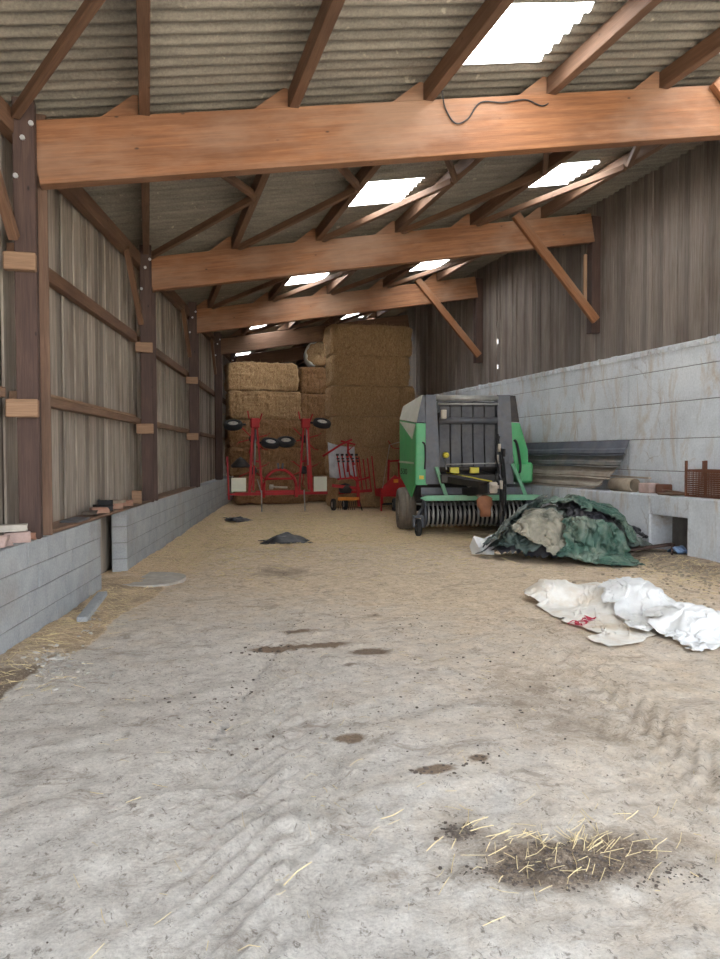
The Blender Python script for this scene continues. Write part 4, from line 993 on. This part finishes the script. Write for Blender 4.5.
T = [
 ([(5.0, 10.9), (5.35, 9.95), (6.5, 10.3), (5.9, 11.3)], 60, 54, 1.7, 3, 'tarp_dark', 'dark grey green tarpaulin at the left end of the heap', .30, 3.2),
 ([(6.2, 9.75), (7.40, 10.0), (7.38, 11.1), (6.2, 11.2)], 60, 52, 1.7, 5, 'tarp_dark', 'dark tarpaulin slumped against the kerb wall at the heap right end', .32, 3.2),
 ([(5.05, 10.2), (5.75, 9.5), (6.15, 10.2), (5.6, 10.7)], 58, 50, 1.25, 8, 'tarp_beige', 'beige and grey tarpaulin on the front left of the heap', .2, 2.2),
 ([(6.0, 9.9), (6.75, 9.7), (6.9, 10.5), (6.1, 10.6)], 54, 48, 1.9, 14, 'tarp_black', 'crumpled black plastic in the middle of the tarpaulin heap', .32, 3.6),
 ([(5.55, 9.65), (6.55, 9.05), (6.9, 9.8), (6.05, 10.15)], 60, 46, 1.6, 21, 'tarp_green', 'green tarpaulin spilling over the front of the heap', .22, 2.6),
 ([(5.75, 10.6), (6.3, 10.0), (7.25, 9.7), (6.9, 10.8)], 62, 52, 1.6, 33, 'tarp_green', 'green tarpaulin folded over the crest of the heap', .32, 2.8),
 ([(4.88, 10.85), (5.1, 10.35), (6.1, 10.5), (5.8, 11.0)], 50, 34, 1.6, 37, 'tarp_dark', 'dark green strip of tarpaulin trailing towards the baler', .26, 2.8),
 ([(6.9, 10.3), (7.2, 9.9), (7.45, 10.1), (7.3, 10.7)], 40, 34, 1.7, 41, 'tarp_black', 'black plastic lying over the right shoulder of the tarpaulin heap', .28, 3.0)]
for c_, n1_, n2_, sl_, sd_, mt_, lb_, am_, rc_ in T:
    sheet('tarpaulin' if 'tarpaulin ' in lb_[:24] else 'plastic_sheet', c_, n1_, n2_, sl_, sd_, mt_, label=lb_, cat='tarpaulin', amp=am_, bend=.12, rscale=rc_, steps=130, wrinkle=.055)
lump('white_scrap', (5.08, 10.95, gzf(5.08, 10.95)), (.28, .22, .26), 'bag_liner', 'white crumpled scrap behind the left end of the tarpaulin heap', 'scrap', seed=22, rough=.5)
# white bags on the floor
HFb = HF.copy()
HF = HF + .18 * np.exp(-(((gx_ - 4.30) / .35) ** 2 + ((gy_ - 7.45) / .35) ** 2) ** 1.5) + .22 * np.exp(-(((gx_ - 4.85) / .35) ** 2 + ((gy_ - 6.9) / .5) ** 2) ** 1.5)
bag, PB = sheet('woven_bag', [(4.02, 7.55), (3.62, 5.25), (4.75, 6.1), (5.3, 8.1)], 90, 66, 1.2, 50, 'bag', label='white woven bulk bag with red print lying flat on the floor', cat='bag', amp=.16, bend=.45, rscale=1.6, wrinkle=.014)
HF = HF + .2 * np.exp(-(((gx_ - 4.62) / .26) ** 2 + ((gy_ - 5.6) / .3) ** 2) ** 1.5)
sheet('bag_liner', [(4.5, 7.0), (4.1, 5.65), (4.95, 5.85), (5.45, 7.4)], 66, 58, 1.4, 57, 'bag_liner', label='crumpled white liner bag lying over the bulk bag', cat='bag', amp=.2, bend=.3, wrinkle=.02)
sheet('bag_liner', [(4.3, 5.75), (4.2, 5.1), (4.85, 5.1), (5.3, 6.2)], 50, 50, 1.7, 63, 'bag_liner', label='bunched white bag end at the right edge of the view', cat='bag', amp=.25, bend=.3, wrinkle=.03)
# red print laid on the bag
vs_ = [tuple(p) for p in PB.reshape(-1, 3)]; nx_, ny_ = PB.shape[:2]; I = np.arange(nx_ * ny_).reshape(nx_, ny_)
bvh = BVHTree.FromPolygons([Vector(v) for v in vs_], [tuple(int(k) for k in f) for f in np.stack([I[:-1, :-1], I[1:, :-1], I[1:, 1:], I[:-1, 1:]], -1).reshape(-1, 4)])
cu_ = bpy.data.curves.new('t', 'FONT'); cu_.body = 'CEROKOM'; cu_.size = .30; cu_.offset = .004
to = bpy.data.objects.new('t', cu_); COL.objects.link(to); dg = bpy.context.evaluated_depsgraph_get(); dg.update()
me = bpy.data.meshes.new_from_object(to.evaluated_get(dg)); bpy.data.objects.remove(to)
bm = bmesh.new(); bm.from_mesh(me); bmesh.ops.triangulate(bm, faces=bm.faces[:])
bmesh.ops.subdivide_edges(bm, edges=[e for e in bm.edges if e.calc_length() > .04], cuts=3)
tx0, ty0 = 3.70, 6.00; dirx = Vector((.55, .50, 0)).normalized(); diry = Vector((-dirx.y, dirx.x, 0))
xs_ = [v.co.x for v in bm.verts]; wtx = max(xs_)
for v in bm.verts:
    p = Vector((tx0, ty0, 0)) + dirx * (v.co.x / wtx * .60) + diry * v.co.y * .55
    h = bvh.ray_cast(Vector((p.x, p.y, 3)), Vector((0, 0, -1)))
    v.co = Vector((p.x, p.y, (h[0].z if h[0] else .05) + .009))
link('red_print', bm, 'print', bag)
print('cloth done')

# ------------------------------------------------------------------ right kerb: leaning sheets, pipe, blocks, crate
lb = ['topmost dark ribbed cladding sheet leaning on the right wall', 'second cladding sheet from the top, dusty grey, on the right wall kerb', 'third cladding sheet from the top, earthy, on the right wall kerb', 'lowest earthy cladding sheet with curled end on the kerb']
for k, (ya, yb, z0, z1, mt) in enumerate(((11.22, 14.9, 1.56, 1.83, 'sheetdark'), (11.26, 14.9, 1.36, 1.60, 'sheetmetal'), (11.34, 14.8, 1.16, 1.40, 'sheetpale'), (11.50, 14.7, .975, 1.20, 'sheetpale'))):
    bm = bmesh.new(); prof = []; n_ = 10; xo = 7.83 - .05 * k
    for j in range(n_ + 1):
        v = j / n_; z = z0 + (z1 - z0) * v; x = xo - .05 + .10 * v - (.028 if .15 < v < .42 else 0) - (.05 if v < .08 else 0)
        prof.append((x, z))
    g_ = []
    for i in range(25):
        u = i / 24; Y = ya + (yb - ya) * u; cur = (.16 * max(0, 1 - u * 9) ** 2 if k >= 2 else 0); row = []
        for (x, z) in prof:
            skew = (1 - (z - z0) / (z1 - z0)) * (.08 if k >= 2 else 0) 
            row.append(bm.verts.new((x - cur * .3, Y + skew * (1 - u), z + (cur * .5 if k == 3 else 0) + .006 * math.sin(Y * 3 + k))))
        g_.append(row)
    for i in range(24):
        for j in range(n_): bm.faces.new((g_[i][j], g_[i + 1][j], g_[i + 1][j + 1], g_[i][j + 1]))
    o = link('cladding_sheet', bm, mt); m_ = o.modifiers.new('t', 'SOLIDIFY'); m_.thickness = .006
    tag(o, lb[k], 'metal sheet', 'cladding sheets leaning on the right wall')
bm = bmesh.new(); tube(bm, [(7.72, 10.85, 1.075), (7.71, 11.42, 1.075)], .10, 20, cap=False)
o = link('clay_pipe', bm, 'pipe', smooth=True); m_ = o.modifiers.new('t', 'SOLIDIFY'); m_.thickness = .018; m_.offset = -1
tag(o, 'dusty open ended pipe lying along the kerb below the sheets', 'pipe')
bm = bmesh.new(); bar(bm, (7.83, 10.6, 1.20), (7.86, 12.4, 1.22), .05, .03); tag(link('metal_strip', bm, 'sheetpale'), 'thin pale metal strip resting on top of the clay pipe', 'strip')
for (ya, yb, x0, x1, z1, m_, l_) in ((10.35, 10.62, 7.62, 7.84, 1.13, 'pinkstone', 'pinkish concrete block beside the pipe mouth on the kerb'), (10.08, 10.3, 7.70, 7.86, 1.12, 'rust', 'rusty dark block between the pinkish block and the crate'),):
    bm = bmesh.new(); box(bm, (x0, ya, .968), (x1, yb, z1), .015); tag(link('block', bm, m_), l_, 'block')
bm = bmesh.new(); box(bm, (7.55, 9.75, .966), (7.85, 10.05, 1.0), .01); bar(bm, (7.58, 9.4, 1.01), (7.74, 10.2, 1.03), .05, .03)
tag(link('wood_scrap', bm, 'rail'), 'flat brown wood scrap on the kerb next to the rusty crate', 'scrap')
cr_ = empty('rusty_crate', (7.7, 8.95, .975), 0, 'rusty wire mesh crate standing on the kerb at the right edge', 'crate')
for x in (-.17, .17):
    for y in (-.42, .42):
        part('corner_post', lambda b: box(b, (x - .015, y - .015, 0), (x + .015, y + .015, .52 if y > 0 or x < 0 else .4)), 'rust', cr_)
part('upright', lambda b: box(b, (-.18, .05, .3), (-.16, .08, .52)), 'rust', cr_)
def mesh_side(b, fixed, x0, x1, ax):
    for k in range(13):
        z = .015 + k * .028
        if ax == 'y': box(b, (fixed - .004, x0, z), (fixed + .004, x1, z + .012))
        else: box(b, (x0, fixed - .004, z), (x1, fixed + .004, z + .012))
    n = int((x1 - x0) / .05)
    for k in range(n + 1):
        t = x0 + (x1 - x0) * k / n
        if ax == 'y': box(b, (fixed - .003, t - .003, .01), (fixed + .003, t + .003, .37))
        else: box(b, (t - .003, fixed - .003, .01), (t + .003, fixed + .003, .37))
part('mesh_panel', lambda b: mesh_side(b, -.17, -.42, .42, 'y'), 'rust', cr_); part('mesh_panel', lambda b: mesh_side(b, .17, -.42, .42, 'y'), 'rust', cr_)
part('mesh_panel', lambda b: mesh_side(b, .42, -.17, .17, 'x'), 'rust', cr_); part('mesh_panel', lambda b: mesh_side(b, -.42, -.17, .17, 'x'), 'rust', cr_)
part('crate_floor', lambda b: box(b, (-.17, -.42, 0), (.17, .42, .012)), 'rust', cr_)
part('top_rim', lambda b: (box(b, (-.185, -.43, .37), (-.16, .43, .395)), box(b, (.16, -.43, .37), (.185, .43, .395)), box(b, (-.18, .41, .37), (.18, .435, .395))), 'rust', cr_)
# plank and rag by the hole
z_ = gzf(7.3, 10.0)
timber('plank', (6.95, 9.95, z_ + .03), (7.62, 9.75, z_ + .12), .16, .03, 'post', 'short dark edged plank lying before the hole in the kerb', 'plank')
bm = bmesh.new()
for k in range(9):
    for j in range(6):
        pass
V = []; n_ = 14
for i in range(n_):
    for j in range(8):
        u, v = i / 13, j / 7; x = 7.36 + .25 * u + .05 * v; y = 9.30 + .32 * v + .10 * u
        V.append((x, y, gzf(x, y) + .03 + .07 * math.sin(u * 7 + v * 2) ** 2 * math.sin(v * 3.1)))
F = [(i * 8 + j, (i + 1) * 8 + j, (i + 1) * 8 + j + 1, i * 8 + j + 1) for i in range(13) for j in range(7)]
o = mesh_np('rag', V, F, 'bluecloth'); m_ = o.modifiers.new('t', 'SOLIDIFY'); m_.thickness = .02; tag(o, 'pale blue rag lying in the mouth of the kerb hole', 'rag')
bm.free()
bm = bmesh.new(); bar(bm, (7.25, 9.3, gzf(7.25, 9.3) + .04), (7.5, 9.62, gzf(7.5, 9.6) + .10), .03, .03); tag(link('stick', bm, 'post'), 'dark stick leaning on the blue rag by the kerb hole', 'stick')

# ------------------------------------------------------------------ bits on the left block wall
def onwall(Y, o, z=.862): return (xl(Y) + o, Y, z)
lump('stone', onwall(6.62, .17), (.20, .20, .10), 'pinkstone', 'rounded pinkish stone on the block wall before the first post', 'stone', seed=1, rough=.25)
lump('brick', onwall(6.98, .20), (.20, .13, .09), 'pinkstone', 'dusty pink brick under the pale block before the first post', 'brick', seed=2, rz=.2)
lump('block', onwall(6.98, .18, .955), (.22, .14, .06), 'slab', 'pale flat block lying on the pink brick before the first post', 'block', seed=3, rz=.1)
lump('stone', onwall(7.17, .24), (.10, .09, .06), 'brick', 'small orange stone against the foot of the first post', 'stone', seed=4, rough=.25)
lump('slate', onwall(8.6, .22, .90), (.18, .5, .025), 'greymetal', 'grey flat slate on the sill just past the first post', 'slate', seed=5, rz=-.2)
lump('brick', onwall(9.6, .20, .904), (.20, .12, .07), 'brick', 'orange brick lying flat over the left side of the wall gap', 'brick', seed=6, rz=.4)
lump('debris', onwall(9.25, .18, .904), (.16, .2, .05), 'muck', 'dark crumbled piece on the sill left of the orange brick', 'debris', seed=7, rough=.4)
lump('roof_tile', onwall(9.98, .16, .904), (.18, .26, .07), 'black', 'black broken tile standing low above the wall gap', 'tile', seed=8, rz=.3, rough=.3)
lump('brick', onwall(10.38, .20, .904), (.2, .24, .07), 'brick', 'reddish brick at the bottom of the small brick pile on the sill', 'brick', seed=9, rz=.1)
lump('brick', onwall(10.42, .20, .972), (.19, .28, .04), 'pipe', 'thin tan brick on top of the small brick pile on the sill', 'brick', seed=10, rz=-.2)
lump('roof_tile', onwall(10.15, .14, .904), (.16, .2, .12), 'black', 'dark tile leaning behind the small brick pile on the sill', 'tile', seed=11, rough=.3)
lump('stone', onwall(11.15, .2, .884), (.12, .12, .08), 'brick', 'small rusty stone between the brick pile and the pale block', 'stone', seed=12, rough=.3)
w1 = lump('wood_block', onwall(11.70, .20, .884), (.14, .14, .19), 'block', 'upright pale wood block on the sill near the second post', 'block', seed=13, rough=.04)
# grey weathered plank on the floor by the left wall
p0 = Vector((-.62, 7.55, gzf(-.62, 7.55) + .03)); p1 = Vector((-.50, 8.75, gzf(-.5, 8.75) + .04))
timber('plank', p0, p1, .10, .05, 'block_wall', 'short weathered grey plank on the floor along the left block wall', 'plank')
# black rag on the floor
V = []; r_ = random.Random(4)
for i in range(16):
    for j in range(16):
        u, v = i / 15 * 2 - 1, j / 15 * 2 - 1; x = 2.40 + .42 * u + .05 * math.sin(v * 4); y = 13.75 + .26 * v + .05 * math.sin(u * 5)
        V.append((x, y, gzf(x, y) + .012 + .13 * max(0, 1 - u * u * 1.1 - v * v * .9) * (.5 + float(vn(u * 3 + 5, v * 3 + 5, 3)))))
F = [(i * 16 + j, (i + 1) * 16 + j, (i + 1) * 16 + j + 1, i * 16 + j + 1) for i in range(15) for j in range(15)]
o = mesh_np('rag', V, F, 'tarp_black'); m_ = o.modifiers.new('t', 'SOLIDIFY'); m_.thickness = .008; tag(o, 'crumpled black plastic rag alone on the straw before the tedder', 'rag')
V = [(x + (-.75 if True else 0), y + 4.6, z) for x, y, z in V]; V = [(2.40 + (x - 1.65) * .75 - .33, y, gzf(x, y) + max(0, z - gzf(2.4, 13.75)) * .6) for x, y, z in V]
o = mesh_np('rag', V, F, 'tarp_black'); m_ = o.modifiers.new('t', 'SOLIDIFY'); m_.thickness = .008; tag(o, 'small dark scrap on the floor near the tedder left wheel', 'rag')

# ------------------------------------------------------------------ loose straw and clods (uncountable)
def stalks(name, pts, label, mat='stalk'):
    V = []; F = []
    for (x, y, L, a, th, lift) in pts:
        dx, dy = math.cos(a) * L / 2, math.sin(a) * L / 2; bend = rnd.uniform(-.12, .12) * L
        P_ = [(x - dx, y - dy), (x - dy / L * 2 * bend * .5, y + dx / L * 2 * bend * .5), (x + dx, y + dy)]
        b0 = len(V)
        for k, (px, py) in enumerate(P_):
            z = gzf(px, py) + .004 + (lift * (k / 2))
            nx_, ny_ = -math.sin(a) * th, math.cos(a) * th
            V += [(px + nx_, py + ny_, z), (px - nx_, py - ny_, z), (px, py, z + th * 1.6)]
        for k in range(2):
            q = b0 + 3 * k
            F += [(q, q + 1, q + 4, q + 3), (q + 1, q + 2, q + 5, q + 4), (q + 2, q, q + 3, q + 5)]
    return tag(mesh_np(name, V, F, mat, smooth=False), label, 'straw', None, 'stuff')
pts = []
for k in range(120):
    pts.append((rnd.gauss(1.62, .26), rnd.gauss(2.72, .15), rnd.uniform(.03, .12), rnd.gauss(.5, .9), rnd.uniform(.0009, .0018), rnd.uniform(0, .03)))
for k in range(150):
    pts.append((rnd.uniform(-.3, 3.0), rnd.uniform(2.3, 6), rnd.uniform(.02, .09), rnd.uniform(0, math.pi), rnd.uniform(.0008, .0015), rnd.uniform(0, .012)))
pts.append((.53, 2.80, .18, .75, .0022, .02)); pts.append((1.02, 3.15, .12, .3, .002, .01)); pts.append((1.34, 2.98, .14, .2, .002, .02))
stalks('loose_straw', pts, 'loose straw stalks over dark muck in the near right of the floor')
pts = []
while len(pts) < 4200:
    y = rnd.uniform(9, 20.5); x = rnd.uniform(xl(y) + .4, 7.3)
    if rnd.random() > float(sst(9, 14, np.array(y))) * .9 + .12: continue
    pts.append((x, y, rnd.uniform(.05, .16), rnd.uniform(0, math.pi), rnd.uniform(.002, .004), rnd.uniform(0, .03)))
for k in range(400):
    y = rnd.uniform(5.2, 9.4); e_ = abs(rnd.gauss(.06, .25)); pts.append((xl(y) + .36 + e_, y, rnd.uniform(.04, .12), rnd.uniform(0, math.pi), .0016, rnd.uniform(0, .008)))
for k in range(900):
    y = rnd.uniform(4.5, 9.6); pts.append((7.3 - abs(rnd.gauss(0, .7)), y, rnd.uniform(.04, .13), rnd.uniform(0, math.pi), .0018, rnd.uniform(0, .012)))
stalks('scattered_straw', pts, 'thin litter of straw over the far floor and along both walls')
def clods(name, spec, label, mat):
    bm = bmesh.new()
    for (cx_, cy_, sx, sy, n, s0, s1) in spec:
        for k in range(n):
            x = rnd.gauss(cx_, sx); y = rnd.gauss(cy_, sy); s_ = rnd.uniform(s0, s1)
            if x < xl(y) + .32 + s_ or x > 7.42 - s_ or (3.5 < x < 5.4 and 5.0 < y < 8.2): continue
            m_ = Matrix.Translation((x, y, gzf(x, y) + s_ * .15)) @ Matrix.Rotation(rnd.uniform(0, 6), 4, 'Z') @ Matrix.Diagonal((s_ * rnd.uniform(.7, 1.5), s_, s_ * rnd.uniform(.3, .6), 1))
            r_ = bmesh.ops.create_icosphere(bm, subdivisions=1, radius=.6, matrix=m_)
            for v in r_['verts']: v.co += Vector((rnd.uniform(-1, 1), rnd.uniform(-1, 1), rnd.uniform(-1, 1))) * s_ * .14
    return tag(link(name, bm, mat), label, 'debris', None, 'stuff')
clods('dung_clods', [(1.25, 2.95, .05, .05, 90, .004, .018), (1.35, 2.62, .1, .05, 160, .003, .016), (1.62, 2.6, .16, .08, 300, .003, .018), (1.9, 2.42, .12, .05, 100, .003, .012), (1.4, 3.55, .13, .03, 18, .008, .02), (1.68, 3.6, .05, .03, 9, .008, .02), (.85, 6.2, .12, .12, 30, .008, .025), (2.1, 4.6, .4, .5, 70, .004, .018), (.5, 4.9, .25, .4, 60, .004, .018), (2.2, 7.0, .7, .8, 90, .005, .018), (1.0, 4.6, 1.0, 1.3, 160, .003, .01)], 'dark dung clods and crumbs trodden into the floor', 'muck')
clods('rubble', [(-.72, 6.05, .10, .25, 90, .012, .045), (-.5, 5.75, .1, .2, 40, .01, .03), (-.55, 7.9, .05, .6, 50, .01, .03)], 'small grey rubble along the foot of the left block wall', 'slab')
clods('gravel_debris', [(7.0, 8.7, .4, .8, 330, .015, .05), (6.4, 7.6, .6, .9, 160, .012, .04), (6.0, 6.4, .6, .7, 90, .012, .035)], 'brown crumbly debris on the floor along the right kerb', 'pipe')
